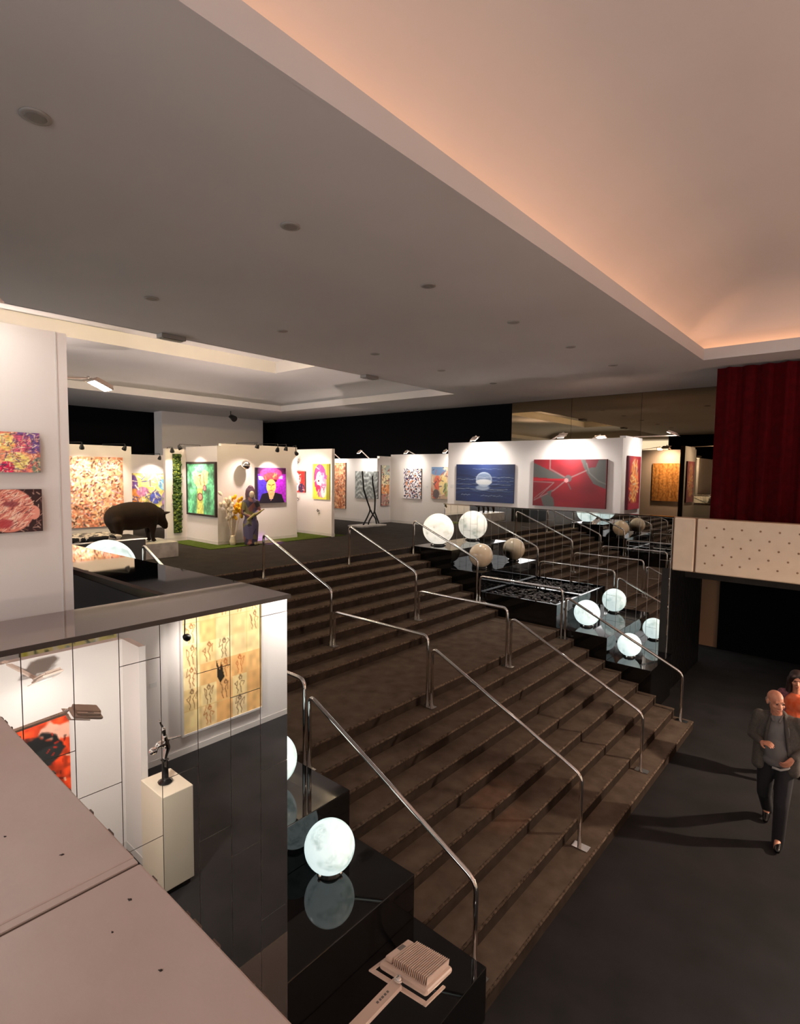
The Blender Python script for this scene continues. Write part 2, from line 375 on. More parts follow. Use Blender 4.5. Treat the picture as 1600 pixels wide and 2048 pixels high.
# ---- black plinths on both sides
prof = [(-2.80, -2.07, -2.04), (-3.60, -2.80, -1.655), (-4.60, -3.60, -1.225), (-7.15, -6.35, -.372), (-8.30, -7.15, .036)]
words = ['lowest', 'second', 'third', 'second highest', 'topmost']
for side, (ya, yb, nm) in enumerate(((YLM, BL, 'near'), (BR, YRM, 'far'))):
    sd = 'beside the near mirrored parapet' if side == 0 else 'against the far mirrored wall'
    for (a, b, z), w in zip(prof, words):
        lo_y = .45 if (side == 0 and w == 'lowest') else ya
        if side and w == 'lowest': continue
        hi_x = b
        o = (MB().box(XM+.004, hi_x, .51, YLM+.02, ZL, z).box(a, hi_x, YLM+.02, yb, ZL, z) if w == 'lowest' else MB().box(a, hi_x, ya, yb, ZL, z)).build('stone_plinth', M['black']); bevel(o, .006, 2)
        tag(o, '%s polished black stone plinth stepping down %s' % (w, sd), 'plinth', 'black stone plinths')
    tz = -.78
    t = MB().box(-6.35, -4.60, ya, yb, ZL, tz-.09).box(-6.35, -4.60, ya, ya+.05, tz-.09, tz).box(-6.35, -4.60, yb-.05, yb, tz-.09, tz).box(-6.35, -6.3, ya+.05, yb-.05, tz-.09, tz).box(-4.65, -4.6, ya+.05, yb-.05, tz-.09, tz)
    tr = tag(t.build('pebble_trough', M['black']), 'long polished black stone trough of pebbles by the landing %s' % sd, 'planter', 'pebble troughs')
    pb = MB()
    for i in range(230):
        x, y = random.uniform(-6.26, -4.69), random.uniform(ya+.09, yb-.09); r_ = random.uniform(.025, .05)
        pb.ell((x, y, tz-.075+random.uniform(0, .04)), r_*1.3, r_, r_*.6, Matrix.Rotation(random.uniform(0, 3), 3, 'Z'), 7, 5)
    tag(pb.build('pebbles', M['pebble'], tr), kind='stuff')
# ================================================================== HANDRAILS
def arc_path(pts, r, seg=6):
    """polyline with rounded inner corners"""
    pts = [Vector(p) for p in pts]; out = [pts[0]]
    for i in range(1, len(pts)-1):
        a, b, c_ = pts[i-1], pts[i], pts[i+1]; d1 = (a-b).normalized(); d2 = (c_-b).normalized()
        rr = min(r, (a-b).length*.45, (c_-b).length*.45)
        p, q = b+d1*rr, b+d2*rr
        for k in range(seg+1):
            t = k/seg; out.append((1-t)**2*p + 2*t*(1-t)*b + t*t*q)
    out.append(pts[-1]); return out
zt = lambda k: ZL+k*RI
rail_lab = ['beside the near black plinths', 'second from the near mirrored parapet', 'third from the near mirrored parapet', 'beside the far black plinths and mirrored wall']
for i, y in enumerate((3.64, 5.76, 7.868, 9.96)):
    h = empty('handrail', (0, y, 0), 0, 'polished chrome tube handrail running down the stair, ' + rail_lab[i], 'handrail', 'chrome handrails on the stair')
    MB().tube(arc_path([(-8.16, 0, zt(17)), (-8.16, 0, .66), (-6.375, 0, -.07), (-6.375, 0, zt(11))], .09), .0225, 14).build('rail', M['chrome'], h)
    MB().tube(arc_path([(-6.30, 0, zt(11)), (-6.30, 0, -.415), (-4.44, 0, -.415), (-4.44, 0, zt(8))], .1), .0225, 14).build('rail', M['chrome'], h)
    MB().tube(arc_path([(-4.36, 0, zt(8)), (-4.36, 0, -.555), (-2.27, 0, -1.53), (-2.27, 0, zt(1))], .1), .0225, 14).build('rail', M['chrome'], h)
    for x, k in ((-8.16, 17), (-6.335, 11), (-4.40, 8), (-2.25, 1)):
        MB().box(x-.09, x+.09, -.055, .055, zt(k), zt(k)+.008).build('base_plate', M['steel'], h)

# ================================================================== GLOBE LAMPS
def globe(x, y, z, r, m, label, lit=True):
    g = empty('globe_lamp', (x, y, z), 0, label, 'globe lamp', 'glass globes on the black plinths')
    MB().ell((0, 0, r+.02), r, r, r, u=40, v=26).build('glass_globe', M[m], g)
    MB().lathe([(r*.5, 0), (r*.5, .012), (r*.36, .05), (r*.30, .075)], seg=24).build('base', M['blackm'], g)
    for a in (0.4, 2.5, 4.6):
        MB().ell((r*.47*math.cos(a), r*.47*math.sin(a), .02), .02, .02, .02, u=10, v=8).build('foot', M['chrome'], g)
for y, tx in ((3.03, 'near the front mirror parapet'), (10.6, 'against the far mirrored wall')):
    globe(-3.36, y, -1.655, .215, 'globe_c', 'small glowing cool white globe on the second black plinth '+tx)
    globe(-4.20, y, -1.225, .25, 'globe_c', 'glowing cool white globe on the third black plinth '+tx)
    globe(-6.70, y, -.372, .272, 'beige_g', 'unlit cream glass globe on the plinth above the pebbles '+tx, False)
    globe(-7.92, y, .036, .374, 'globe_c' if y < 5 else 'globe_w', ('large glowing pale blue globe' if y < 5 else 'large glowing warm white globe')+' on the topmost black plinth '+tx)

# ================================================================== FOREGROUND SILL
sl = struct(MB().box(XM+.02, 8, -.3, .43, -.3, .955).build('wall_near_parapet', M['white']))
bevel(MB().box(XM+.02, -1.087, -.32, .455, .96, 1.0).build('sill', M['sill'], sl), .004)
bevel(MB().box(-1.060, 8, -.32, .455, .96, 1.0).build('sill', M['sill'], sl), .004)
MB().box(-1.086, -1.068, -.32, .453, .96, .9985).build('joint_strip', M['sill'], sl)
MB().box(-1.068, -1.061, -.32, .452, .96, .9955).build('joint_gap', M['silledge'], sl)
jag = MB(); x = -2.2
while x < .6:
    w = random.uniform(.008, .03); d = random.uniform(.0005, .0035)
    jag.box(x, x+w, .4552, .4553+d, .975, .9975); x += w+random.uniform(.01, .12)
jag.build('chipped_edge', M['silledge'], sl)
for (x, y, a, s_) in ((-1.35, .30, .3, .004), (-1.2, .36, 1, .005), (-.98, .40, .4, .005), (-.93, .35, 0, .003), (-.80, .37, .6, .004), (-.77, .27, 1.2, .006), (-1.5, .25, 0, .003)):
    b = MB(); b.lathe([(s_, 0), (s_*.8, .0006)], seg=9)
    for v in b.bm.verts: v.co.y *= .5+.3*math.sin(v.co.x*900)
    b.build('chip', M['dent'], sl, (x, y, 1.0002), a)
# ================================================================== PAINTINGS (colour per canvas vertex)
class Pic:
    def __init__(s, w, h, base):
        s.n, s.m = w, h; s.U, s.V = np.meshgrid(np.linspace(0, 1, w), np.linspace(0, 1, h)); s.asp = 1.
        s.A = np.ones((h, w, 3))*np.array(base)/255.
    def put(s, mask, col, a=1.):
        k = (mask*a)[..., None] if mask.dtype != bool else (mask.astype(float)*a)[..., None]
        s.A = s.A*(1-k)+k*np.array(col)/255.; return s
    def ell(s, cx, cy, rx, ry, col, a=1., soft=.15):
        d = np.sqrt(((s.U-cx)/rx)**2+((s.V-cy)/ry)**2); return s.put(np.clip((1+soft-d)/soft/1., 0, 1), col, a)
    def seg(s, x0, y0, x1, y1, w, col, a=1.):
        dx, dy = (x1-x0)*s.asp, y1-y0; L = dx*dx+dy*dy+1e-9
        t = np.clip((((s.U-x0)*s.asp)*dx+(s.V-y0)*dy)/L, 0, 1)
        d = np.hypot((s.U-x0)*s.asp-t*dx, s.V-y0-t*dy); return s.put(np.clip(1.5-d/w, 0, 1), col, a)
    def path(s, pts, w, col, a=1.):
        for (p, q) in zip(pts[:-1], pts[1:]): s.seg(*p, *q, w, col, a)
        return s
    def poly(s, pts, col, a=1.):
        ins = np.zeros_like(s.U, bool); n = len(pts)
        for i in range(n):
            (x0, y0), (x1, y1) = pts[i], pts[(i+1) % n]
            if y0 == y1: continue
            ins ^= ((y0 > s.V) != (y1 > s.V)) & (s.U < (x1-x0)*(s.V-y0)/(y1-y0)+x0)
        return s.put(ins, col, a)
    def noise(s, f, seed=0):
        r_ = np.random.default_rng(seed); g = r_.random((int(f)+3, int(f)+3)); x, y = s.U*f, s.V*f
        i, j = x.astype(int), y.astype(int); u, v = x-i, y-j; u, v = u*u*(3-2*u), v*v*(3-2*v)
        return (g[j, i]*(1-u)+g[j, i+1]*u)*(1-v)+(g[j+1, i]*(1-u)+g[j+1, i+1]*u)*v
    def mottle(s, amt, f=18, seed=1):
        s.A = np.clip(s.A*(1+amt*(s.noise(f, seed)-.5)[..., None]*2), 0, 1); return s
    def strokes(s, n, cols, L, w, seed=2, region=None, a=.9, ang=None):
        r_ = np.random.default_rng(seed)
        for i in range(n):
            x, y = r_.random(2)
            if region and not region(x, y): continue
            t = r_.random()*2*PI if ang is None else ang+r_.normal()*.25
            l = L*(.5+r_.random()); s.seg(x-l*math.cos(t)/s.asp, y-l*math.sin(t), x+l*math.cos(t)/s.asp, y+l*math.sin(t), w*(.6+.8*r_.random()), cols[r_.integers(len(cols))], a)
        return s
ROT = {'-y': 0., '+x': PI/2, '+y': PI, '-x': -PI/2}
M_paint = mat('painted canvas', (1, 1, 1), .55)
_n = M_paint.node_tree.nodes.new('ShaderNodeVertexColor'); _n.layer_name = 'paint'
M_paint.node_tree.links.new(_n.outputs['Color'], M_paint.node_tree.nodes['Principled BSDF'].inputs['Base Color'])
def painting(pic, w, h, center, face, label, depth=.04, side=(60, 50, 45), frame=None, fw_=.03, name='painting', gap=.0):
    nx, ny = pic.n, pic.m; lin = np.where(pic.A <= .04045, pic.A/12.92, ((pic.A+.055)/1.055)**2.4)
    X = np.linspace(-w/2, w/2, nx); Z = np.linspace(-h/2, h/2, ny)
    verts = [(x, -depth, z) for z in Z for x in X]; faces = [(j*nx+i, j*nx+i+1, (j+1)*nx+i+1, (j+1)*nx+i) for j in range(ny-1) for i in range(nx-1)]
    b = len(verts); verts += [(-w/2, -depth, -h/2), (w/2, -depth, -h/2), (w/2, -depth, h/2), (-w/2, -depth, h/2), (-w/2, 0, -h/2), (w/2, 0, -h/2), (w/2, 0, h/2), (-w/2, 0, h/2)]
    faces += [(b, b+4, b+5, b+1), (b+1, b+5, b+6, b+2), (b+2, b+6, b+7, b+3), (b+3, b+7, b+4, b), (b+4, b+7, b+6, b+5)]
    me = bpy.data.meshes.new(name); me.from_pydata(verts, [], faces); me.materials.append(M_paint)
    at = me.color_attributes.new('paint', 'FLOAT_COLOR', 'POINT')
    cols = np.ones((len(verts), 4), np.float32); cols[:nx*ny, :3] = lin.reshape(-1, 3); cols[nx*ny:, :3] = s2l(tuple(v/255 for v in side))
    at.data.foreach_set('color', cols.ravel()); me.update()
    o = tag(link(name, me, None, center, ROT[face]), label, 'painting')
    if frame:
        d = depth+.015; f_ = MB().box(-w/2-fw_, -w/2, -d, 0, -h/2-fw_, h/2+fw_).box(w/2, w/2+fw_, -d, 0, -h/2-fw_, h/2+fw_).box(-w/2, w/2, -d, 0, h/2, h/2+fw_).box(-w/2, w/2, -d, 0, -h/2-fw_, -h/2)
        f_.build('frame', frame, o)
    return o
def span(a0, a1, z0, z1): return a1-a0, z1-z0, (a0+a1)/2, (z0+z1)/2
WX = {}
def hang(pic, plane, face, a0, a1, z0, z1, label, **k):
    w, h, ca_, cz = span(a0, a1, z0, z1); ct = (plane, ca_, cz) if face in ('+x', '-x') else (ca_, plane, cz)
    return painting(pic, w, h, ct, face, label, **k)
def pic(w, h, base, asp=1.):
    p = Pic(w, h, base); p.asp = asp; return p
# --- 1, 2: the pair on the near partition
p = pic(110, 66, (226, 130, 110), 1.75)
p.ell(.62, .5, .3, .45, (244, 160, 120)).ell(.93, .85, .2, .35, (116, 84, 150)).ell(.74, .72, .16, .2, (206, 90, 120)).ell(.72, .28, .14, .2, (248, 220, 130)).ell(.60, .1, .08, .16, (226, 30, 90)).ell(.98, .15, .08, .22, (120, 140, 120)).ell(.60, .75, .1, .2, (250, 206, 120))
p.strokes(520, [(252, 226, 190), (96, 46, 70), (246, 156, 120), (250, 236, 200), (150, 70, 120), (80, 84, 120), (250, 200, 160), (236, 120, 100)], .045, .008, 3).mottle(.25, 40)
hang(p, -3.349, '+x', .59, .955, 1.753, 1.957, 'small canvas of pink yellow and purple strokes, upper of the near pair', side=(84, 84, 70), depth=.03)
p = pic(110, 70, (50, 22, 26), 1.65)
p.strokes(90, [(226, 190, 170), (150, 110, 100)], .05, .007, 4).ell(.60, .52, .30, .5, (226, 140, 120), 1, .04).ell(.90, .45, .07, .16, (240, 160, 140), 1, .05)
p.strokes(900, [(250, 214, 186), (196, 96, 90), (120, 50, 54), (252, 226, 204), (220, 120, 110), (248, 200, 170)], .05, .0075, 5, lambda x, y: ((x-.6)/.29)**2+((y-.52)/.47)**2 < 1, ang=.6)
p.ell(.62, .66, .07, .05, (130, 50, 60), .7, .6).ell(.54, .22, .08, .08, (180, 50, 60), .8, .6)
hang(p, -3.349, '+x', .59, .957, 1.445, 1.666, 'small canvas of a pink scribbled face, lower of the near pair', side=(92, 64, 60), depth=.03)
# --- 3 big orange
p = pic(90, 110, (238, 196, 150), .78); d_ = np.hypot((p.U-.45)/.6, (p.V-.6)/.55)
p.put(np.clip((d_-.45)*1.6, 0, 1), (218, 120, 84), .7)
p.strokes(650, [(252, 236, 210), (214, 116, 84), (246, 176, 120), (150, 86, 62), (255, 244, 224), (236, 150, 120), (252, 214, 160), (206, 170, 190)], .022, .008, 6)
p.strokes(150, [(70, 38, 30), (96, 60, 40)], .012, .008, 7).mottle(.25, 40)
p.A *= .92; hang(p, -13.599, '+x', 4.35, 5.61, .43, 2.04, 'tall orange and cream allover abstract canvas behind the dark pig sculpture', side=(150, 80, 50))
# --- 4 yellow blue
p = pic(80, 90, (248, 226, 120), .86)
p.ell(.45, .85, .3, .25, (255, 240, 130)).ell(.08, .75, .1, .2, (110, 70, 140)).ell(.1, .4, .16, .25, (240, 150, 70)).ell(.3, .6, .14, .1, (226, 140, 180)).ell(.62, .45, .14, .12, (90, 100, 190)).ell(.85, .75, .14, .12, (120, 180, 210)).ell(.9, .4, .12, .2, (200, 160, 210)).ell(.5, .2, .2, .12, (220, 226, 70)).ell(.85, .15, .14, .14, (130, 120, 140))
p.strokes(110, [(250, 250, 230), (90, 90, 160), (240, 170, 190), (160, 190, 110), (255, 246, 190), (110, 80, 120)], .045, .010, 8).mottle(.2, 25)
hang(p, -16.499, '+x', 7.0, 8.2, .29, 1.65, 'yellow and violet figurative canvas on the wall beyond the pig sculpture')
# --- 5 green framed
p = pic(76, 80, (104, 190, 140), 1.05).mottle(.4, 9)
p.poly([(.2, .82), (.3, .86), (.5, .80), (.62, .88), (.78, .84), (.74, .62), (.58, .5), (.42, .5), (.26, .62)], (244, 240, 150)).poly([(.36, .5), (.56, .5), (.6, 0), (.34, 0)], (220, 226, 120))
p.ell(.47, .34, .1, .075, (110, 70, 60)).ell(.47, .34, .07, .055, (222, 160, 140)).ell(.64, .52, .06, .06, (110, 60, 60)).ell(.64, .52, .045, .045, (224, 150, 150))
p.path([(.42, .76), (.5, .78), (.47, .66), (.51, .58)], .012, (110, 80, 50)).path([(.6, .8), (.62, .66), (.64, .58)], .012, (130, 90, 50)).path([(.3, .6), (.36, .46), (.38, .3)], .01, (90, 110, 70)).path([(.56, .5), (.55, .38)], .01, (110, 120, 70)).mottle(.2, 30)
hang(p, 6.949, '-y', -12.96, -11.70, .71, 1.92, 'green painting of an upside-down pale figure in a dark frame', frame=M['edge'], fw_=.045)
# --- 6 violet portrait
p = pic(84, 84, (110, 50, 190), 1.).put(np.clip(p.U[:1, :1]*0, 0, 1), (0, 0, 0))
p = pic(84, 84, (120, 40, 190), 1.)
p.ell(.2, .35, .25, .3, (70, 50, 200), .9, .8).ell(.85, .5, .25, .4, (190, 40, 220), .9, .8).poly([(0, .82), (1, .82), (1, 1), (0, 1)], (90, 30, 90))
p.poly([(.08, .76), (.9, .78), (.88, .68), (.1, .66)], (238, 170, 226)).ell(.5, .84, .34, .14, (200, 60, 130)).ell(.5, .73, .24, .12, (214, 70, 80)).poly([(.3, .66), (.7, .67), (.68, .60), (.32, .60)], (90, 20, 30)).strokes(26, [(240, 120, 110), (110, 20, 40), (250, 150, 90)], .05, .014, 9, lambda x, y: .3 < x < .72 and .66 < y < .86)
p.ell(.5, .47, .155, .2, (250, 214, 110), 1, .06).poly([(.4, .36), (.6, .36), (.66, .12), (.34, .12)], (246, 190, 130)).path([(.4, .53), (.47, .51)], .012, (90, 40, 30)).path([(.53, .51), (.6, .53)], .012, (90, 40, 30)).path([(.5, .5), (.49, .42)], .008, (190, 110, 60)).seg(.46, .36, .54, .36, .01, (150, 40, 50))
p.poly([(.1, .05), (.2, .26), (.4, .3), (.45, .1), (.55, .1), (.62, .3), (.85, .24), (.95, 0), (.1, 0)], (26, 18, 34)).strokes(22, [(250, 226, 200), (246, 180, 150)], .05, .014, 10, lambda x, y: .38 < x < .66 and .04 < y < .26).poly([(0, 0), (.07, 0), (.07, 1), (0, 1)], (34, 20, 40)).mottle(.15, 30)
hang(p, -11.649, '+x', 7.97, 8.885, .96, 1.85, 'violet pop portrait with a red hat on the pale booth wall', side=(40, 30, 40), depth=.05)
# --- 7, 8 on the booth's return wall
p = pic(40, 50, (196, 50, 44), .85).ell(.3, .5, .24, .42, (250, 246, 244)).ell(.7, .22, .25, .2, (50, 40, 80)).strokes(30, [(120, 30, 40), (230, 90, 80), (250, 240, 240)], .08, .02, 11)
hang(p, 10.049, '-y', -12.72, -12.2, 1.17, 1.77, 'small red canvas with a white profile on the turf booth wall')
p = pic(70, 90, (214, 212, 70), .75).poly([(.84, 0), (1, 0), (1, 1), (.84, 1)], (140, 140, 40)).ell(.44, .62, .36, .36, (226, 60, 130), 1, .08).ell(.56, .4, .26, .34, (236, 140, 170), 1, .1).ell(.4, .58, .18, .2, (252, 246, 242), 1, .05).ell(.36, .52, .05, .03, (90, 20, 50)).ell(.44, .66, .03, .02, (60, 120, 110)).ell(.34, .3, .14, .1, (214, 40, 90)).ell(.66, .22, .14, .16, (250, 226, 220))
p.strokes(60, [(206, 40, 100), (250, 180, 200), (150, 60, 150), (240, 90, 150)], .06, .018, 12, lambda x, y: ((x-.48)/.36)**2+((y-.5)/.45)**2 < 1 and ((x-.4)/.2)**2+((y-.58)/.22)**2 > 1)
hang(p, 10.049, '-y', -11.86, -11.18, 1.01, 1.98, 'portrait with magenta curls on an acid green ground', side=(150, 146, 50))
# --- 9 10 11 12 13 on the far white walls
p = pic(50, 110, (222, 152, 110), .46)
p.strokes(260, [(176, 92, 66), (244, 206, 172), (200, 120, 84), (236, 180, 140), (150, 78, 58)], .02, .012, 31).mottle(.3, 44)
hang(p, 13.899, '-y', -15.4, -14.6, .42, 2.1, 'tall terracotta and cream patterned panel on the far white wall')
p = pic(90, 76, (132, 136, 134), 1.15); wv = p.V*34+3.2*np.abs(((p.U*2.3) % 1)-.5)*4+p.noise(5, 4)*5; p.put(np.clip(np.sin(wv)*.6+.2, 0, 1), (190, 194, 192)).mottle(.25, 16)
hang(p, 13.899, '-y', -14.1, -12.99, .85, 1.8, 'grey canvas of rippling chevron lines behind the black stick sculpture')
p = pic(44, 100, (206, 206, 180), .4).poly([(0, .3), (1, .3), (1, .52), (0, .52)], (236, 160, 100)).poly([(0, 0), (1, 0), (1, .3), (0, .3)], (186, 150, 140)).poly([(0, .52), (1, .52), (1, .76), (0, .76)], (240, 226, 180)).poly([(.5, .76), (1, .76), (1, 1), (.5, 1)], (180, 190, 180)).strokes(90, [(70, 76, 70), (250, 236, 200), (180, 90, 80), (110, 110, 100)], .03, .012, 13)
hang(p, -13.059, '+x', 14.08, 14.5, .6, 2.02, 'narrow pale collage canvas on the short return of the far white wall')
p = pic(64, 80, (240, 234, 238), .78); r_ = np.random.default_rng(3)
for i in range(330):
    x, y = r_.random(2); p.poly([(x, y), (x+.05, y+.015), (x+.045, y+.06), (x+.01, y+.05)], [(30, 20, 50), (60, 30, 90), (236, 150, 90), (20, 16, 30), (28, 18, 44)][r_.integers(5)])
hang(p, 14.599, '-y', -12.42, -11.64, .88, 1.91, 'black white and purple confetti patterned canvas on the far white wall')
p = pic(60, 70, (206, 176, 150), .8).ell(.3, .9, .4, .15, (120, 150, 190)).ell(.3, .5, .16, .22, (226, 120, 96)).ell(.6, .45, .2, .3, (240, 214, 150)).ell(.25, .15, .16, .14, (110, 96, 96)).ell(.75, .3, .12, .2, (170, 180, 120)).strokes(50, [(250, 230, 200), (90, 80, 90), (200, 90, 70)], .06, .012, 14)
hang(p, 14.599, '-y', -11.2, -10.4, .92, 1.97, 'pale figurative collage canvas half hidden behind the long white partition')
# --- 14 blue moon
p = pic(120, 72, (28, 52, 112), 1.75); p.A = p.A*(.75+.5*p.noise(3, 8)[..., None]); band = np.sin(p.V*60+2*p.noise(6, 2)*6)
p.put(np.clip(band-.2, 0, 1)*np.clip(1-abs(p.V-.45)*2.4, 0, 1), (70, 110, 190), .7)
p.ell(.5, .60, .135, .19, (190, 206, 226), 1, .06).ell(.5, .63, .11, .12, (120, 140, 176), .8, .2).ell(.5, .53, .13, .07, (244, 246, 248)).ell(.48, .38, .1, .06, (200, 216, 236), .8, .4)
for (y, a, x0, x1) in ((.66, .9, .35, 1), (.6, .7, 0, .4), (.56, .6, .6, 1), (.47, .7, .0, .95), (.34, .95, 0, .9), (.3, .5, .3, 1), (.88, .4, .3, .8), (.17, .8, .45, .82), (.18, .9, .1, .26)):
    p.path([(x0+(x1-x0)*i/8, y+.012*math.sin(i*2.1+y*30)) for i in range(9)], .007, (216, 228, 244), a*.8)
p.A *= .66; hang(p, 11.599, '-y', -8.1, -6.45, 1.08, 2.0, 'dark blue seascape with a white moon on the water', side=(30, 40, 70))
# --- 15 red with grey aircraft-like forms
p = pic(120, 76, (158, 22, 36), 1.6).mottle(.14, 5, 3)
gr = (104, 102, 98); lt = (172, 130, 128)
p.poly([(0, .93), (.46, .62), (.42, .58), (0, .62)], gr).poly([(0, .60), (.47, .59), (.45, .55), (0, .545)], (214, 24, 44)).poly([(.66, 1), (.72, .78), (.84, .68), (1, .72), (1, 1)], gr).poly([(.72, 1), (.76, .82), (.86, .84), (.9, 1)], (140, 30, 50)).poly([(.72, .78), (.84, .5), (1, .40), (1, .74), (.84, .68)], gr)
p.path([(.74, .77), (.5, .60), (.3, .34), (.02, .12)], .014, lt).path([(.24, 1), (.24, .8), (.46, .62)], .014, lt).path([(.0, .52), (.3, .51), (.1, .2)], .010, lt).path([(.3, .5), (.02, .16)], .008, lt).poly([(.12, .18), (.22, .26), (.3, .18), (.32, 0), (.16, 0)], gr).poly([(.2, .3), (.28, .36), (.26, .22)], gr).ell(.5, .6, .045, .07, (120, 104, 104)).ell(.475, .56, .028, .04, (250, 170, 170)).path([(.5, .5), (.54, .38)], .012, (120, 104, 104)).path([(.74, .92), (.78, .72), (.9, .56), (1, .5)], .010, (140, 138, 132))
p.A *= .72; hang(p, 11.599, '-y', -5.94, -4.27, 1.065, 2.11, 'large crimson canvas crossed by grey bars and rounded grey shapes', side=(80, 20, 26), depth=.06)
# --- 16 narrow red
p = pic(50, 74, (150, 40, 50), .7).ell(.5, .52, .28, .36, (196, 120, 70), .9, .4).strokes(90, [(240, 190, 110), (236, 120, 70), (190, 170, 140), (110, 20, 50), (220, 150, 80)], .06, .014, 15, lambda x, y: abs(x-.5) < .34 and .16 < y < .9).poly([(0, 0), (.1, 0), (.1, 1), (0, 1)], (90, 20, 40)).poly([(.1, 0), (1, 0), (1, .12), (.1, .12)], (170, 60, 70))
hang(p, -3.979, '+x', 11.86, 12.66, 1.05, 2.19, 'narrow crimson and gold canvas on the end face of the long white partition', side=(90, 20, 40))
# --- 17 bamboo (seen in the bronze mirror), 18 teal (seen in the bronze mirror)
p = pic(90, 60, (206, 152, 84), .8); p.put(np.clip(np.sin(p.U*46+5*p.noise(4, 5))*.7, 0, 1), (164, 108, 50), .8).put(np.clip(np.sin(p.U*29+2)*.5, 0, 1), (232, 190, 120), .6).mottle(.2, 30)
hang(p, 11.751, '+y', -5.1, -4.2, 1.03, 2.15, 'golden striped canvas reflected in the bronze mirror wall', side=(90, 60, 30))
p = pic(30, 40, (44, 112, 124)).mottle(.2, 8)
hang(p, -.999, '+y', -6.72, -6.12, 1.1, 2.3, 'plain teal canvas reflected in the bronze mirror beside the red curtain', side=(26, 60, 66))
# --- 19 drawings sheet (seen in the near mirror), 20 orange/black, 21 yellow
p = pic(110, 150, (232, 196, 130), .7)
r_ = np.random.default_rng(21)
tones = [(246, 220, 160), (242, 212, 150), (240, 190, 124), (250, 226, 172), (244, 214, 156), (238, 184, 118), (246, 220, 170)]
nc, nr = 5, 6
for i in range(nc):
    for j in range(nr):
        c_ = tones[r_.integers(7)]; x, y, w_, h_ = i/nc, j/nr, 1/nc, 1/nr
        p.poly([(x+.002, y+.002), (x+w_-.002, y+.002), (x+w_-.002, y+h_-.002), (x+.002, y+h_-.002)], c_)
        if r_.random() < .55:
            k = [(150, 84, 40), (120, 80, 52), (190, 104, 50), (110, 78, 50)][r_.integers(4)]; bx, by = x+w_*.5, y+h_*.06
            jx = lambda t: bx+w_*(t+.10*(r_.random()-.5)); jy = lambda t: by+h_*(t+.05*(r_.random()-.5))
            sh = jx(.0); hp = jx(.04); hd_ = jx(-.03)
            for d_ in (-1, 1):
                p.path([(sh+d_*w_*.13, jy(.62)), (hp+d_*w_*.08, jy(.44)), (hp+d_*w_*.14, jy(.34)), (jx(.10*d_), jy(.18)), (jx(.12*d_), jy(.02))], .0034, k, .8)
                p.path([(sh+d_*w_*.13, jy(.62)), (jx(.28*d_), jy(.52 if r_.random() < .5 else .76)), (jx(.2*d_), jy(.4 if r_.random() < .5 else .88))], .0032, k, .75)
            p.path([(hd_-w_*.07, jy(.70)), (hd_-w_*.08, jy(.80)), (hd_, jy(.87)), (hd_+w_*.08, jy(.80)), (hd_+w_*.05, jy(.70)), (hd_-w_*.07, jy(.70))], .0034, k, .8)
            p.path([(hd_-w_*.09, jy(.8)), (hd_, jy(.9)), (hd_+w_*.1, jy(.78))], .006, k, .5)
p.poly([(.5, .35), (.54, .48), (.56, .42), (.6, .5), (.59, .36), (.55, .31)], (44, 36, 24)).mottle(.1, 20)
hang(p, 2.049, '-x', 3.92, 5.29, -2.16, -.16, 'large yellow sheet of small figure drawings reflected in the near mirror', side=(150, 120, 80), frame=M['trimw'], fw_=.03)
p = pic(90, 90, (226, 70, 30), 1.).mottle(.3, 7, 5).mottle(.3, 22, 6)
# seen mirrored: draw with u flipped
nz = p.noise(9, 41)*.55+p.noise(22, 42)*.45
bl = lambda cx, cy, rx, ry: np.clip((1.25-np.hypot((p.U-cx)/rx, (p.V-cy)/ry)-1.1*(nz-.5))*5, 0, 1)
p.put(bl(.14, .84, .16, .10), (246, 206, 186), .8).put(bl(.32, .70, .22, .15), (26, 25, 25)).put(bl(.22, .60, .14, .10), (40, 42, 42)).put(bl(.55, .55, .16, .10), (56, 58, 60))
p.strokes(30, [(214, 212, 208), (20, 20, 20), (120, 120, 118)], .04, .010, 22, lambda x, y: .3 < x < .75 and .42 < y < .66).path([(.22, .38), (.15, .26), (.18, .16), (.10, .04)], .010, (30, 20, 20)).strokes(60, [(246, 190, 160), (190, 40, 20), (90, 20, 14)], .018, .008, 23)
hang(p, .579, '-x', 1.02, 1.936, -1.62, -.735, 'fiery orange canvas with black splashes reflected in the near mirror', side=(150, 50, 30))
p = pic(50, 40, (236, 226, 150), 1.2).strokes(70, [(250, 246, 236), (200, 196, 70), (140, 170, 200), (90, 90, 70), (240, 230, 180)], .08, .02, 24)
hang(p, 2.049, '-x', 1.9, 3.0, -1.2, .05, 'pale yellow and blue canvas above the lower partition, reflected in the near mirror')
# ================================================================== DISPLAY WALLS
def board(x0, x1, y0, y1, z0, z1, label, seams=(), base=True, m='white'):
    o = MB().box(x0, x1, y0, y1, z0, z1).build('display_wall', M[m]); tag(o, label, 'partition', 'white display partitions', 'thing')
    if base:
        e = .006; MB().box(x0-e, x1+e, y0-e, y1+e, z0, z0+.09).build('skirting', M['trimw'], o)
    return o
board(-3.45, -3.35, -1.6, 1.105, 0, 2.5, 'tall white partition with two small canvases behind the near mirrored parapet')
MB().box(-3.352, -3.346, 1.05, 1.056, .1, 2.5).build('panel_seam', M['trimw'], bpy.data.objects['display_wall'])
board(-6.2, -6.1, -.95, 1.60, 0, 2.6, 'assumed white partition hidden behind the near one, carrying the lit floodlight')  # assumed, gives the floodlight arm a support
board(-13.7, -13.6, 2.2, 5.83, 0, 2.31, 'white partition carrying the tall orange abstract canvas')
board(-16.6, -16.5, 5.2, 9.0, 0, 2.2, 'white partition carrying the yellow and violet canvas')
board(-13.2, -13.1, 6.42, 6.95, 0, 2.28, 'narrow white partition with the strip of moss')
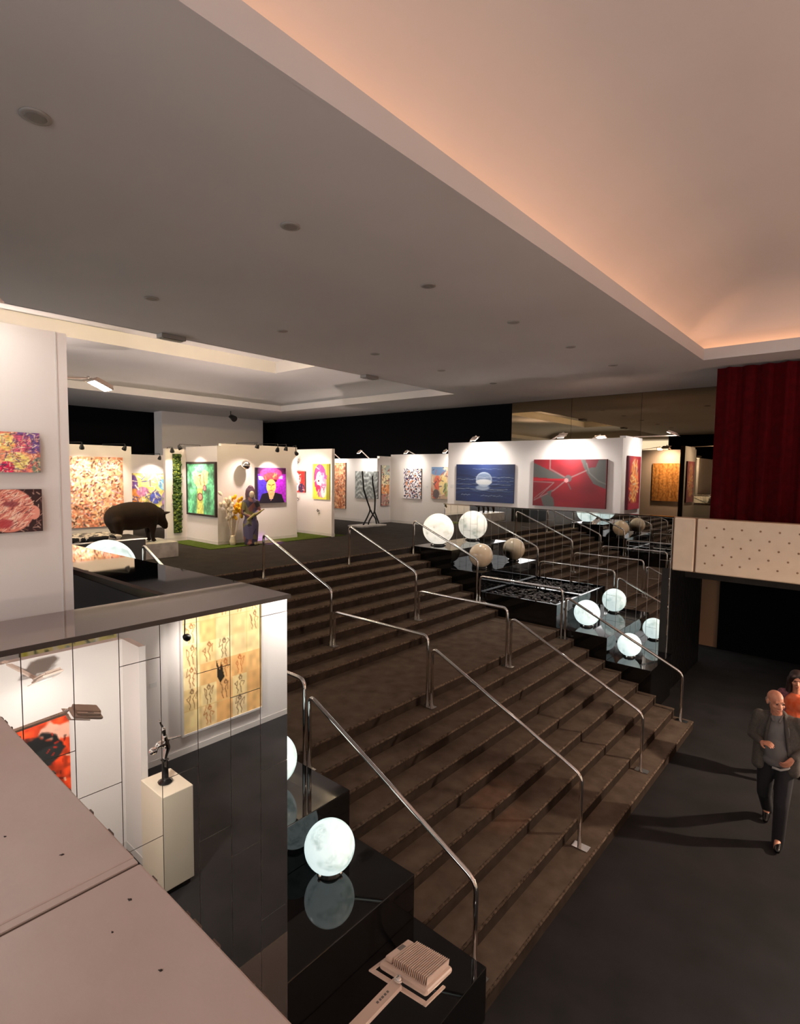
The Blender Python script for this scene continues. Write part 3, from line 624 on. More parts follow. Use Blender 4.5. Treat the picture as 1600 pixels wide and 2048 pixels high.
board(-13.1, -11.65, 6.95, 7.05, 0, 2.34, 'white booth wall carrying the green framed painting')
board(-11.75, -11.65, 7.05, 9.29, 0, 2.40, 'white booth wall carrying the violet portrait')
board(-12.8, -11.12, 10.05, 10.15, 0, 2.39, 'white booth wall carrying the magenta haired portrait')
board(-17.5, -13.06, 13.9, 14.0, 0, 2.25, 'far white partition with the terracotta panel and the grey chevron canvas')
board(-13.16, -13.06, 14.0, 14.6, 0, 2.33, 'short white return wall carrying the narrow collage')
board(-13.06, -9.0, 14.6, 14.7, 0, 2.40, 'far white partition with the confetti patterned canvas')
o = board(-8.39, -3.98, 11.6, 11.75, 0, 2.55, 'long white partition above the far mirrored wall with the blue seascape and the crimson canvas')
for x in (-6.92, -5.45): MB().box(x-.003, x+.003, 11.597, 11.6, .1, 2.55).build('panel_seam', M['trimw'], o)
board(-4.1, -3.98, 11.75, 12.82, 0, 2.6, 'short end return of the long white partition with the narrow crimson canvas')
board(-8.0, -3.6, -1.1, -1.0, 0, 2.6, 'white partition with the teal canvas, reflected in the bronze mirror')
# lower foyer, reflected in the near mirror
board(2.05, 2.15, .6, 7.5, ZL, .12, 'white lower wall with the sheet of drawings, reflected in the near mirror')
board(.58, .68, .5, 2.49, ZL, -.08, 'white lower partition with the orange canvas, reflected in the near mirror')
board(.17, .58, 2.49, 2.56, ZL, -.08, 'short white return of the lower partition beside the small plinth')
board(-2.2, .58, .44, .5, ZL, -.08, 'white lower partition under the taupe sill carrying the cream floodlight')
# picture labels
for (x, y, z, f) in ((2.049, 3.50, -1.29, '-x'), (11.597, -8.24, 1.45, '-y'), (14.597, -11.42, 1.3, '-y'), (-11.647, 9.04, 1.5, '+x')):
    ct = (x, y, z) if f in ('+x', '-x') else (y, x, z)
    lab = {2.049: 'by the sheet of drawings', 11.597: 'by the blue seascape', 14.597: 'between the confetti canvas and the collage', -11.647: 'by the violet portrait'}[x]
    tag(MB().box(-.05, .05, -.004, 0, -.035, .035).build('label_card', M['white_g'], None, ct, ROT[f]), 'small white label card on the wall '+lab, 'label card', 'picture label cards')

# ================================================================== LAMPS ON WALLS
def spotlamp(anchor, head, target, label, watts=None, col=(1, .86, .70), deg=62, blend=.7):
    e = empty('spotlight', anchor, 0, label, 'spotlight', 'small black picture spotlights')
    a, h, t = Vector((0, 0, 0)), Vector(head)-Vector(anchor), Vector(target)-Vector(anchor)
    mid = Vector((h.x, h.y, .03)); d = (t-h).normalized(); q = d.to_track_quat('Z', 'Y').to_matrix()
    MB().tube([a, a+Vector((0, 0, .03)), mid], .007, 8).build('arm', M['blackm'], e)
    hd = MB(); hd.tube([h-d*.05, h-d*.03, h+d*.03, h+d*.06], 1, 14, radii=[.018, .032, .05, .05]).build('lamp_head', M['blackm'], e)
    MB().tube([mid, h-d*.04], .008, 8).build('bracket', M['blackm'], e)
    spot_light('beam', Vector(head)+d*.07, target, watts or SPOT_W, col, deg, blend, .03, e)
WARM = (1, .77, .67); NEU = (1, .93, .86)
spotlamp((-13.65, 4.3, 2.31), (-13.05, 4.55, 2.25), (-13.6, 4.75, 1.3), 'black spotlight above the orange canvas, nearer the tall partition', SPOT_W*.75, WARM, 100, 1.)
spotlamp((-13.65, 5.2, 2.31), (-13.05, 5.45, 2.26), (-13.6, 5.2, 1.2), 'black spotlight above the right edge of the orange canvas', SPOT_W*.7, WARM, 100, 1.)
spotlamp((-16.55, 7.5, 2.2), (-16.05, 7.70, 2.12), (-16.5, 7.6, 1.0), 'black spotlight above the yellow and violet canvas', SPOT_W*.8, NEU, 110, 1.)
spotlamp((-13.15, 6.5, 2.28), (-12.75, 6.42, 2.24), (-13.1, 6.68, 1.2), 'black spotlight above the moss strip', SPOT_W*.5, WARM, 100, 1.)
spotlamp((-12.5, 7.0, 2.34), (-12.45, 6.45, 2.30), (-12.4, 6.95, 1.3), 'black spotlight above the green framed painting', SPOT_W*.9, WARM, 100, 1.)
spotlamp((-11.7, 7.5, 2.40), (-11.1, 7.68, 2.36), (-11.65, 7.5, .9), 'black spotlight above the chrome ball', SPOT_W*.8, WARM, 100, 1.)
spotlamp((-11.7, 8.0, 2.40), (-11.05, 8.22, 2.30), (-11.65, 8.42, 1.4), 'black spotlight above the violet portrait', SPOT_W*1.0, (1, .84, .74), 70)
spotlamp((-11.7, 9.2, 2.40), (-11.3, 8.98, 2.24), (-11.75, 10.05, 1.4), 'black spotlight at the end of the violet portrait wall', SPOT_W*.9, WARM, 90)
spotlamp((-11.7, 8.62, 2.40), (-11.02, 8.45, 2.33), (-11.32, 8.15, 0), 'assumed black spotlight throwing violet light on the turf below the violet portrait', 420, (.5, .12, 1.), 20, .5)  # assumed fitting for the violet light on the turf
# track spot under the ceiling rim
e = empty('track_spotlight', (-17.6, 11.05, ZC), 0, 'single black track spotlight hanging from the ceiling rim above the booth', 'spotlight')
MB().tube([(0, 0, 0), (0, 0, -.16)], .015, 8).build('stem', M['blackm'], e)
MB().tube([(-.05, 0, -.2), (.05, 0, -.2), (.18, .03, -.28), (.2, .03, -.29)], 1, 14, radii=[.05, .08, .11, .11]).build('lamp_head', M['blackm'], e)

def flood(anchor, head, yaw, tilt, label, watts, lit_cam=True, col=NEU, size=.2, name='floodlight', fins=True, target=None):
    """LED floodlight: housing with cooling fins, glass, U bracket, flat arm"""
    an, hd = Vector(anchor), Vector(head); e = empty(name, anchor, 0, label, 'floodlight', 'cream floodlights on arms')
    rel = hd-an; rot = (Matrix.Rotation(yaw, 3, 'Z') @ Matrix.Rotation(tilt, 3, 'X')); s_ = size/2
    T = lambda m_: [setattr(v, 'co', rel + rot @ v.co) for v in m_.bm.verts]
    b = MB(); b.box(-s_, s_, -s_, s_, -.012, .012); T(b); h_ = bevel(b.build('housing', M['lampw'], e), .012, 3)
    b = MB(); b.box(-s_*.88, s_*.88, -s_*.88, s_*.88, -.0145, -.0122); T(b); b.build('glass', M['lamp_lens'] if lit_cam else M['white_g'], e)
    if fins:
        b = MB(); b.box(s_*.60, s_*.9, -s_*.8, s_*.8, .012, .03); T(b); bevel(b.build('driver_box', M['lampw'], e), .005)
        for i in range(19):
            x = -s_*.84+i*s_*1.36/18; b = MB(); b.box(x-.0016, x+.0016, -s_*.86, s_*.80, .012, .036); T(b); b.build('fin', M['lampw'], h_)
        b = MB(); b.box(s_*.68, s_*.84, -s_*.3, s_*.1, .0302, .0306); T(b); b.build('rating_label', M['dlight'], e)
    # bracket: flat U frame round one side of the housing
    b = MB(); w_ = s_+.006; k_ = .003
    b.box(-w_-.012, -w_, -.01, s_+.035, -k_-.012, k_-.012).box(w_, w_+.012, -.01, s_+.035, -k_-.012, k_-.012).box(-w_, w_, s_+.013, s_+.035, -k_-.012, k_-.012)
    T(b); bevel(b.build('bracket', M['lampw'], e), .002)
    b = MB(); b.ell(rel+rot@Vector((0, s_+.03, .012)), .016, .016, .012, u=12, v=8); b.build('bolt', M['chrome'], e)
    end = rel+rot@Vector((0, s_+.03, 0)); d = end.normalized(); side = d.cross(Vector((0, 0, 1))).normalized()*.02; th = Vector((0, 0, .008))
    a_ = MB(); c0 = Vector((0, 0, 0))
    v = [a_.bm.verts.new(p_) for p_ in (c0-side-th, c0+side-th, c0+side+th, c0-side+th, end-side-th, end+side-th, end+side+th, end-side+th)]
    for q in ((3,2,1,0),(4,5,6,7),(0,1,5,4),(1,2,6,5),(2,3,7,6),(3,0,4,7)): a_.bm.faces.new([v[i] for i in q])
    arm = a_.build('arm', M['lampw'], e)
    if fins:   # dark printed mark on the arm
        b = MB()
        for i in range(5):
            p0 = end - d*(.05+.012*i); b.box(-.004, .004, -.003-.001*(i % 3), .004, 0, .0006, rot=None)
            for vv in b.bm.verts[-8:]: vv.co = vv.co + p0 + th*1.02
        b.build('printed_mark', M['dlight'], arm)
    ld = bpy.data.lights.new('flood', 'SPOT'); ld.energy = watts; ld.color = col; ld.spot_size = R(160); ld.spot_blend = 1.; ld.shadow_soft_size = .07
    lo = bpy.data.objects.new('flood', ld); COL.objects.link(lo); dn = rot @ Vector((0, 0, -1)); lo.location = rel + dn*.025; lo.parent = e
    if target is not None: dn = Vector(target)-hd
    lo.rotation_euler = dn.to_track_quat('-Z', 'Y').to_euler()
    return e
# foreground lamp below the sill: its bracket points back to the partition under the sill
flood((-1.21, .47, -.07), (-1.185, 1.50, -.05), PI+.13, R(18), 'cream finned floodlight on a flat arm below the taupe sill', FLOOD_W*1.0, False, size=.205, target=(.5, 2.0, -1.7))
flood((.63, 1.42, -.07), (.2, 1.66, -.17), -PI/2-.3, R(-28), 'cream floodlight lighting the orange canvas, reflected in the near mirror', FLOOD_W*.05, False, target=(.58, 1.6, -1.2))
flood((-3.4, .55, 2.52), (-2.95, .585, 2.54), -PI/2, R(-25), 'lit floodlight above the pair of small canvases at the picture edge', FLOOD_W*.015, True, target=(-3.35, .7, 1.5))
flood((-6.15, 1.5, 2.62), (-6.0, 2.28, 2.62), PI, R(24), 'bright floodlight on an arm reaching out past the tall near partition', FLOOD_W*.5, True, target=(-6.2, 1.2, .8))
flood((-4.0, 12.2, 2.6), (-3.24, 12.35, 2.66), PI/2+PI, R(-22), 'bright floodlight on an arm at the end of the long white partition', FLOOD_W*.5, True, target=(-3.98, 12.3, 1.5))
for x, w in ((-7.6, 'blue seascape'), (-5.4, 'crimson canvas')):
    flood((x-.2, 11.68, 2.55), (x+.3, 11.12, 2.60), .0, R(35), 'cream floodlight on the partition top above the '+w, FLOOD_W*.8, True, target=(x+.3, 11.6, 1.4), fins=False, size=.16)
flood((-4.65, 11.7, 2.56), (-4.65, 12.2, 2.6), PI, R(25), 'assumed cream floodlight behind the long partition above the golden striped canvas', FLOOD_W*.9, True, WARM, target=(-4.65, 11.75, 1.5), fins=False)  # assumed lamp that lights the partition back in the bronze mirror
for x, y, f in ((-15, 13.95, 'terracotta panel'), (-13.5, 13.95, 'grey chevron canvas'), (-12.0, 14.65, 'confetti canvas'), (-10.4, 14.65, 'pale collage')):
    flood((x, y, 2.4 if y > 14 else 2.25), (x+.1, y-.6, 2.45), 0, R(40), 'added cream floodlight above the '+f+' on the far wall', FLOOD_W*.28, True, target=(x, y, 1.1), fins=False, size=.14)  # far-wall floodlights are added to brighten these canvases
spotlamp((2.1, 2.75, .12), (1.2, 3.55, -.42), (2.05, 4.6, -1.2), 'black spotlight before the sheet of drawings, reflected in the near mirror', 40, NEU, 110, 1.)
flood((2.1, 5.9, .12), (1.3, 6.2, .1), -PI/2, R(-20), 'added cream floodlight over the lower wall beyond the sheet of drawings', FLOOD_W*1.7, False, target=(2.05, 5.2, -1.2), fins=False)  # added lamp out of view, brightens the lower wall in the near mirror

flood((3.6, 10.2, -.05), (2.7, 9.9, .1), -PI/2, R(30), 'assumed cream floodlight out of view over the lower foyer facing the two walkers', FLOOD_W*7, True, (1, .78, .6), target=(-1.2, 7.8, ZL+.4), fins=False)  # assumed lamp out of view, added to light the man from the right
board(3.55, 3.65, 9.2, 11.2, ZL, -.06, 'unseen white lower partition added to carry the assumed floodlight facing the walkers')  # added only to hold the assumed floodlight above

def uplight(loc, watts, col, label, aim):  # added fill lamps, out of view, to brighten the ceiling recesses and floors
    e = empty('uplight', loc, 0, label, 'uplight', 'fill lamps added out of view')
    MB().lathe([(.09, 0), (.09, .02), (.02, .03), (.02, .1), (.03, .11), (.10, .16), (.11, .17)], seg=20).build('stand', M['lampw'], e)
    MB().lathe([(.1, .1705), (.1, .1715)], seg=20).build('glass', M['lamp_lens'], e)
    spot_light('beam', Vector(loc)+Vector((0, 0, .2)), aim, watts, col, 150, .9, .1, e)
PEACH = (1, .61, .44)
board(5.0, 5.1, 1.5, 10.5, ZL, -.06, 'long unseen white lower partition added for the fill lamps behind the camera')  # added only to hold the two foyer fill lamps
uplight((5.05, 3.0, -.06), UP_W, PEACH, 'round uplight added out of view on the lower partition nearer the sill', (4.2, 3.2, 5))
uplight((5.05, 9.0, -.06), UP_W, PEACH, 'round uplight added out of view on the lower partition nearer the curtain', (4.0, 8.6, 5))
uplight((-13.65, 2.8, 2.31), UP_W*.32, (1, .80, .70), 'round uplight added out of view on top of the partition of the orange canvas', (-11.8, 4, 6))
uplight((-12.6, 8.3, .015), UP_W*.4, (1, .80, .70), 'round uplight added out of view on the turf behind the booth walls', (-12.4, 8.6, 6))
# ================================================================== CEILING FITTINGS
k = 0
for X_, Ys in ((-3.94, (1.17, 3.07, 5.0, 6.92, 8.82, 10.75)), (-6.9, (3.24, 5.22, 7.25, 9.24, 11.27))):
    for y in Ys:
        row = 'over the lower flight' if X_ > -5 else 'over the upper flight'
        e = empty('downlight', (X_, y, ZC), 0, '%s unlit round ceiling downlight from the camera in the row %s' % (['first', 'second', 'third', 'fourth', 'fifth', 'sixth'][Ys.index(y)], row), 'downlight', 'round ceiling downlights')
        MB().lathe([(.085, 0), (.085, -.008), (.066, -.010)], seg=28).build('trim_ring', M['dlight2'], e)
        MB().lathe([(.064, -.0095), (.05, -.0112), (.02, -.0115)], seg=28).build('bowl', M['dlight'], e)
for y, w in ((4.33, 'nearer the camera'), (8.83, 'farther from the camera')):
    e = empty('emergency_light', (-8.56, y, ZC), 0, 'flat rectangular emergency light under the ceiling rim, the one '+w, 'emergency light', 'emergency lights')
    bevel(MB().box(-.09, .09, -.2, .2, -.06, 0).build('body', M['dlight2'], e), .008)
    MB().box(-.06, .06, -.16, .16, -.068, -.0602).build('lens', M['dlight'], e)
spot_light('orange patch fill', (-3.94, 6.92, ZC-.03), (-3.05, 5.35, ZL+.55), 120, (1, .32, .1), 8.5, .8, .02)  # added lampless beam that makes the orange light patch on the steps
# ================================================================== SCULPTURES AND SMALL THINGS
# pig on marble plinth: modelled along +y (head), origin at plinth base
e = empty('pig_sculpture', (-11.15, 4.85, .31), 0, 'life-size dark bronze pig sculpture standing on a low marble plinth', 'sculpture')
b = MB()
b.ell((0, -.06, .53), .25, .53, .285, u=24, v=16).ell((0, -.34, .50), .23, .27, .26).ell((0, .20, .54), .23, .29, .265).ell((0, .40, .51), .17, .19, .19)
b.cap((0, .46, .47), .13, (0, .56, .34), .085).cap((0, .56, .34), .075, (0, .585, .285), .062).ell((0, .595, .27), .055, .03, .04)
for sx in (-1, 1):
    b.cap((sx*.11, .28, .42), .095, (sx*.11, .27, .17), .05).cap((sx*.11, .27, .17), .047, (sx*.11, .28, .04), .036)
    b.cap((sx*.12, -.42, .45), .13, (sx*.12, -.38, .22), .065).cap((sx*.12, -.38, .22), .055, (sx*.12, -.43, .04), .038)
    b.ell((sx*.11, .295, .025), .042, .055, .028).ell((sx*.12, -.415, .025), .042, .055, .028)
b.cap((0, -.52, .58), .02, (.02, -.575, .48), .014)
o = remesh(b.build('body', M['pig'], e), .018, 5)
for sx in (-1, 1):
    b = MB(); b.cap((sx*.09, .50, .56), .045, (sx*.13, .63, .585), .012); b.ell((sx*.11, .55, .565), .05, .06, .014); remesh(b.build('ear', M['pig'], e), .01, 2)
o = MB().box(-11.62, -10.72, 4.12, 5.50, 0, .31).build('marble_plinth', M['marble']); bevel(o, .01); tag(o, 'low white marble plinth under the bronze pig', 'plinth')
# black display table with spotted hide top
e = empty('display_table', (-9.9, 3.75, 0), 0, 'low black display table with a black and white spotted top in front of the pig', 'table')
bevel(MB().box(-.42, .30, -.9, .58, 0, .555).build('body', M['blackm'], e), .006)
bevel(MB().box(-.44, .32, -.92, .60, .556, .585).build('top_edge', M['steel'], e), .004)
hm = mat('spotted hide', rgb(226, 214, 196), .7); nt = hm.node_tree; vo = nt.nodes.new('ShaderNodeTexNoise'); vo.inputs['Scale'].default_value = 9
cr = nt.nodes.new('ShaderNodeValToRGB'); cr.color_ramp.interpolation = 'CONSTANT'; cr.color_ramp.elements[0].color = (.01, .01, .01, 1); cr.color_ramp.elements[1].position = .5; cr.color_ramp.elements[1].color = (.75, .68, .58, 1)
tcn = nt.nodes.new('ShaderNodeTexCoord'); nt.links.new(tcn.outputs['Object'], vo.inputs['Vector']); nt.links.new(vo.outputs['Fac'], cr.inputs['Fac']); nt.links.new(cr.outputs['Color'], nt.nodes['Principled BSDF'].inputs['Base Color'])
bevel(MB().box(-.40, .28, -.88, .20, .586, .66).build('hide_cushion', hm, e), .03, 3)
MB().box(.301, .304, -.22, -.06, .40, .54).build('hinge_plate', M['steel'], e)

# moss strip
e = empty('moss_strip', (-13.098, 6.70, .2), 0, 'tall narrow strip of living moss hung on the narrow white partition', 'plant panel')
MB().box(0, .03, -.10, .10, 0, 1.96).build('backing', M['moss_d'], e)
b = MB(); b2 = MB()
for i in range(260):
    r_ = random.uniform(.02, .045); (b if i % 3 else b2).ell((.03+random.uniform(-.005, .02), random.uniform(-.095, .095), random.uniform(.02, 1.94)), r_*.8, r_, r_*.9, None, 7, 5)
tag(b.build('moss', M['moss_d'], e), kind='stuff'); tag(b2.build('moss_tufts', M['moss_l'], e), kind='stuff')

# turf mat of the booth
o = MB().box(-13.0, -11.12, 6.45, 10.55, 0.001, .014).build('turf_mat', M['turf']); tag(o, 'bright green artificial turf mat under the white booth walls', 'mat')
# chrome ball and little wall studs
o = MB().ell((0, 0, 0), .11, .11, .11, u=28, v=18).lathe([(.03, -.2), (.03, -.08)], seg=10, axis='x').build('chrome_ball', M['chrome'], None, (-11.47, 7.60, 1.90)); tag(o, 'shiny chrome ball fixed to the booth wall above the painted figure', 'ornament')
for (x, z, sz, w) in ((-11.62, .69, .05, 'below the magenta haired portrait'), (-12.5, 2.02, .06, 'above the small red canvas'), (-12.5, .97, .05, 'below the small red canvas')):
    e = empty('bird_ornament', (x, 10.045, z), 0, 'tiny silver bird ornament on the booth wall '+w, 'ornament', 'silver bird ornaments')
    b = MB(); b.ell((0, -sz, 0), sz*.5, sz*.55, sz*.9).cap((0, -sz*1.2, sz*.6), sz*.35, (.01, -sz*1.5, sz*1.0), sz*.25).cap((0, -sz*.2, 0), sz*.15, (0, 0, 0), sz*.15); remesh(b.build('body', M['steel'], e), .008, 2)
    for sx in (-1, 1): MB().ell((sx*sz*.6, -sz, sz*.25), sz*.7, sz*.2, sz*.35, Matrix.Rotation(sx*.5, 3, 'Y'), 10, 6).build('wing', M['steel'], e)

# painted standing figure with yellow blossom spray
pm = mat('painted patches', rgb(70, 56, 84), .55); nt = pm.node_tree; vo = nt.nodes.new('ShaderNodeTexVoronoi'); vo.inputs['Scale'].default_value = 7
cr = nt.nodes.new('ShaderNodeValToRGB'); cr.color_ramp.interpolation = 'CONSTANT'
for pos, c_ in ((0, rgb(52, 44, 70)), (.3, rgb(110, 104, 64)), (.5, rgb(86, 78, 110)), (.68, rgb(126, 78, 74)), (.82, rgb(40, 38, 44))):
    el = cr.color_ramp.elements.new(pos) if pos else cr.color_ramp.elements[0]; el.color = (*c_, 1)
tcn = nt.nodes.new('ShaderNodeTexCoord'); nt.links.new(tcn.outputs['Object'], vo.inputs['Vector']); nt.links.new(vo.outputs['Color'], cr.inputs['Fac']); nt.links.new(cr.outputs['Color'], nt.nodes['Principled BSDF'].inputs['Base Color'])
hoodm = mat('painted mauve hood', rgb(96, 66, 84), .6, noise=(rgb(70, 50, 70), 8))
e = empty('figure_sculpture', (-11.25, 7.58, .0), PI/2-.3, 'painted standing woman figure in a mauve hood and patchwork robe before the booth wall', 'sculpture')
b = MB()
b.cap((0, 0, .12), .17, (0, 0, .5), .19).cap((0, 0, .5), .17, (.0, .01, .75), .13).cap((0, .01, .75), .13, (0, 0, 1.02), .145).cap((0, 0, 1.0), .13, (0, -.01, 1.1), .07)
b.cap((-.15, 0, 1.02), .06, (-.2, -.03, .78), .05).cap((-.2, -.03, .78), .048, (-.02, -.17, .66), .036).cap((.15, 0, 1.02), .06, (.2, -.03, .80), .05).cap((.2, -.03, .80), .048, (.04, -.18, .72), .036)
b.ell((0, -.02, 1.22), .085, .095, .115).ell((-.07, -.13, .04), .06, .12, .05).ell((.07, -.13, .04), .06, .12, .05).cap((0, 0, .03), .15, (0, 0, .15), .17)
remesh(b.build('body', pm, e), .014, 3)
b = MB(); b.ell((0, .02, 1.26), .115, .12, .14).cap((0, .05, 1.22), .115, (0, .09, .95), .09).ell((0, .0, 1.36), .07, .07, .07); remesh(b.build('hood', hoodm, e), .014, 3)
MB().ell((0, -.105, 1.21), .062, .03, .085).build('face', M['beige_g'], e)
MB().cap((.02, -.19, .72), .03, (.26, -.2, .86), .012).cap((-.12, -.19, .62), .03, (.02, -.2, .74), .03).build('sash', mat('olive sash', rgb(150, 140, 80), .6), e)
e = empty('blossom_spray', (-11.45, 7.22, 0), 0, 'tall spray of dry white stems and yellow blossom beside the painted figure', 'plant')
sb = MB(); ends = []
for i in range(16):
    a = random.uniform(0, 2*PI); t = random.uniform(.05, .22); h_ = random.uniform(.8, 1.15); ty = random.uniform(-.22, .24)
    pts = [(random.uniform(-.03, .03), random.uniform(-.03, .03), .02), (t*.3*math.cos(a), ty*.4, h_*.45), (max(-.12, t*math.cos(a)*.6), ty, h_)]
    MB().tube(pts, .006, 6).build('stem', M['stem'], e); ends.append(pts[-1])
for i in range(60):
    p = ends[i % 16]; y = p[1]+random.uniform(-.07, .07)
    ylw = y > -.02; o = MB().ell((0, 0, 0), .034, .042, .07, None, 9, 6).build('blossom' if ylw else 'seed_head', M['yellow' if ylw else 'stem'], e, (p[0]+random.uniform(-.05, .05), y, p[2]+random.uniform(-.22, .1)))
    o.rotation_euler = (random.uniform(-.6, .6), random.uniform(-.6, .6), 0)
b = MB(); b.lathe([(.06, 0), (.08, .1), (.05, .2), (.06, .24)], seg=18); b.build('vase', M['stem'], e)

# black stick figure sculpture
e = empty('stick_sculpture', (-12.55, 12.95, 0), 0, 'thin black branch-like sculpture of crossing legs on a white base slab', 'sculpture')
bevel(MB().box(-.32, .32, -.62, .55, 0, .05).build('base', M['marble'], e), .008)
P_ = lambda pts: [Vector((0, y-12.95, max(z, .05))) for (y, z) in pts]
for pts in ([(12.905, 1.80), (12.93, 1.58), (12.96, 1.40), (12.97, 1.22), (13.09, .95), (13.20, .72), (13.30, .53), (13.15, .29), (12.97, .02)], [(13.30, .53), (13.42, .36), (13.55, .24), (13.60, .02)],
            [(13.38, 1.66), (13.39, 1.42), (13.46, 1.18), (13.52, .96), (13.51, .66), (13.50, .46), (13.38, .33), (13.25, .18), (13.20, .02)], [(13.50, .46), (13.60, .27), (13.72, .02)]):
    pts = [(y-.25, z) for (y, z) in pts]; rad = [.036-.016*i/(len(pts)-1) for i in range(len(pts))]
    MB().tube(arc_path(P_(pts), .1, 4), .026, 10).build('branch', M['blackm'], e)
# small sculpture on a cream plinth, reflected in the near mirror
o = MB().box(-.45, .03, 2.42, 2.74, ZL+.06, -1.44).build('display_plinth', mat('cream plinth paint', rgb(226, 214, 192), .5)); bevel(o, .006); tag(o, 'cream upright plinth reflected in the near mirror', 'plinth')
MB().box(-.42, .0, 2.45, 2.71, ZL, ZL+.06).build('recessed_base', M['dark'], o)
e = empty('figurine', (-.2, 2.57, -1.44), 1.6, 'small chrome dancer figurine on a black stem on the cream plinth', 'figurine')
MB().lathe([(.05, 0), (.055, .012), (.025, .03), (.022, .17), (.03, .18)], seg=18).build('stem', M['shoe'], e)
b = MB(); b.cap((0, 0, .19), .014, (.02, 0, .27), .024).cap((.02, 0, .27), .024, (.0, 0, .36), .02).ell((-.03, 0, .31), .04, .03, .03).ell((-.09, .01, .285), .035, .028, .028).cap((.0, 0, .36), .014, (-.01, 0, .42), .02).cap((.02, .0, .33), .01, (.12, .02, .33), .007).cap((-.01, 0, .43), .012, (-.04, 0, .50), .006)
o = remesh(b.build('body', M['chrome'], e), .006, 2)
for o in e.children: o.scale = (1.35,)*3
# ================================================================== PEOPLE
def hand(b, wrist, dirn, palm_n, s=1., curl=.5, side=1):
    """palm, four curled fingers of unequal length, thumb from the palm's side"""
    w, d, n = Vector(wrist), Vector(dirn).normalized(), Vector(palm_n).normalized(); n = (n-d*n.dot(d)).normalized(); l = d.cross(n)*side
    pc = w+d*.05*s
    b.cap(w, .024*s, w+d*.03*s, .026*s)
    for k in (-1, 0, 1): b.cap(w+d*.02*s+l*.018*k*s, .016*s, w+d*.085*s+l*.026*k*s, .014*s, 10)
    for i, (off, ln) in enumerate(((-.033, .070), (-.011, .080), (.011, .076), (.032, .058))):
        p = w+d*.092*s+l*off*s; c1 = curl*(.8+.12*i)
        for j, f_ in enumerate((.42, .33, .25)):
            a = c1*(j+1)*.75; q = p+(d*math.cos(a)+n*math.sin(a))*ln*f_*s
            b.cap(p, (.0098-.0008*j)*s, q, (.009-.0008*j)*s, 8); p = q
    p = w+d*.03*s-l*.028*s
    for j, (f_, a) in enumerate(((.034, .75), (.030, .45), (.024, .25))):
        q = p+(d*math.cos(a)-l*math.sin(a)+n*.25).normalized()*f_*s; b.cap(p, (.013-.0015*j)*s, q, (.0115-.0015*j)*s, 8); p = q
def head_shapes(b, c, yaw, tilt, s=1., jaw=1.):
    """skull, jaw, nose, brow, ears in the head frame (facing -y)"""
    c = Vector(c); Rm = Matrix.Rotation(yaw, 3, 'Z') @ Matrix.Rotation(tilt, 3, 'X'); q = lambda x, y, z: c+Rm @ Vector((x*s, y*s, z*s))
    b.ell(q(0, .02, .035), .076*s, .098*s, .088*s, Rm).ell(q(0, -.02, -.035), .062*s*jaw, .078*s, .085*s, Rm).ell(q(0, -.062, -.088), .034*s*jaw, .032*s, .028*s, Rm)
    b.cap(q(0, -.088, .012), .010*s, q(0, -.112, -.028), .0145*s, 8).ell(q(.012, -.1, -.032), .011*s, .011*s, .009*s).ell(q(-.012, -.1, -.032), .011*s, .011*s, .009*s)
    b.cap(q(-.036, -.082, .03), .012*s, q(.036, -.082, .03), .012*s, 8)
    for sx in (-1, 1):
        b.ell(q(sx*.044, -.064, -.022), .022*s, .02*s, .02*s, Rm).ell(q(sx*.077, .018, -.005), .012*s, .022*s, .034*s, Rm)
    b.cap(q(-.018, -.092, -.063), .008*s, q(.018, -.092, -.063), .008*s, 8)
    return q, Rm
def face_parts(e, q, Rm, s=1.):
    for sx in (-1, 1):
        MB().ell(q(sx*.031, -.0905, .012), .012*s, .006*s, .0065*s, Rm, 10, 8).build('eye', M['eye'], e)
        MB().cap(q(sx*.018, -.094, .032), .0042*s, q(sx*.046, -.084, .031), .003*s, 6).build('eyebrow', M['hair_g'], e)
    MB().cap(q(-.02, -.0985, -.064), .0045*s, q(.02, -.0985, -.064), .0045*s, 6).build('mouth', M['lip'], e)

M['lapel'] = mat('dark grey lapel', rgb(70, 66, 63), .85)
# ---- the man, walking towards the camera
MX, MY = -.70, 7.58
e = empty('person', (MX, MY, ZL), .02, 'bald person in an open grey jacket and black trousers striding over the dark carpet', 'person')
hip, kl, al = Vector((.09, .06, .93)), Vector((.085, -.10, .50)), Vector((.075, -.07, .09))
hr, kr, ar = Vector((-.09, .06, .93)), Vector((-.10, .10, .50)), Vector((-.09, .43, .17))
sl_, el_, wl_ = Vector((.19, .0, 1.47)), Vector((.29, .05, 1.22)), Vector((.17, -.13, 1.10))
sr_, er_, wr_ = Vector((-.19, .0, 1.47)), Vector((-.25, .03, 1.21)), Vector((-.13, -.20, 1.22))
b = MB()
q, Rm = head_shapes(b, (-.03, -.07, 1.685), .55, .10, 1.02)
b.cap((-.015, .0, 1.46), .062, (-.025, -.035, 1.60), .056)
b.ell((0, .02, 1.32), .15, .10, .18).ell((0, .02, 1.08), .13, .105, .16).ell((0, .04, .95), .14, .11, .11)
for a_, m_, c_ in ((hip, kl, al), (hr, kr, ar)): b.cap(a_, .075, m_, .052).cap(m_, .05, c_, .035)
b.cap(al, .035, al+Vector((0, -.14, -.05)), .03).cap(ar, .035, ar+Vector((0, -.06, -.13)), .03)
for a_, m_, c_ in ((sl_, el_, wl_), (sr_, er_, wr_)): b.cap(a_, .052, m_, .038).cap(m_, .037, c_, .025)
hand(b, wl_, (-.35, -.25, -.45), (-.8, .3, -.3), 1., .55, -1)
hand(b, wr_, (.45, -.45, .25), (.2, .3, -.9), 1., .55, 1)
remesh(b.build('body', M['skin'], e), .0055, 2)
face_parts(e, q, Rm, 1.02)
b = MB()
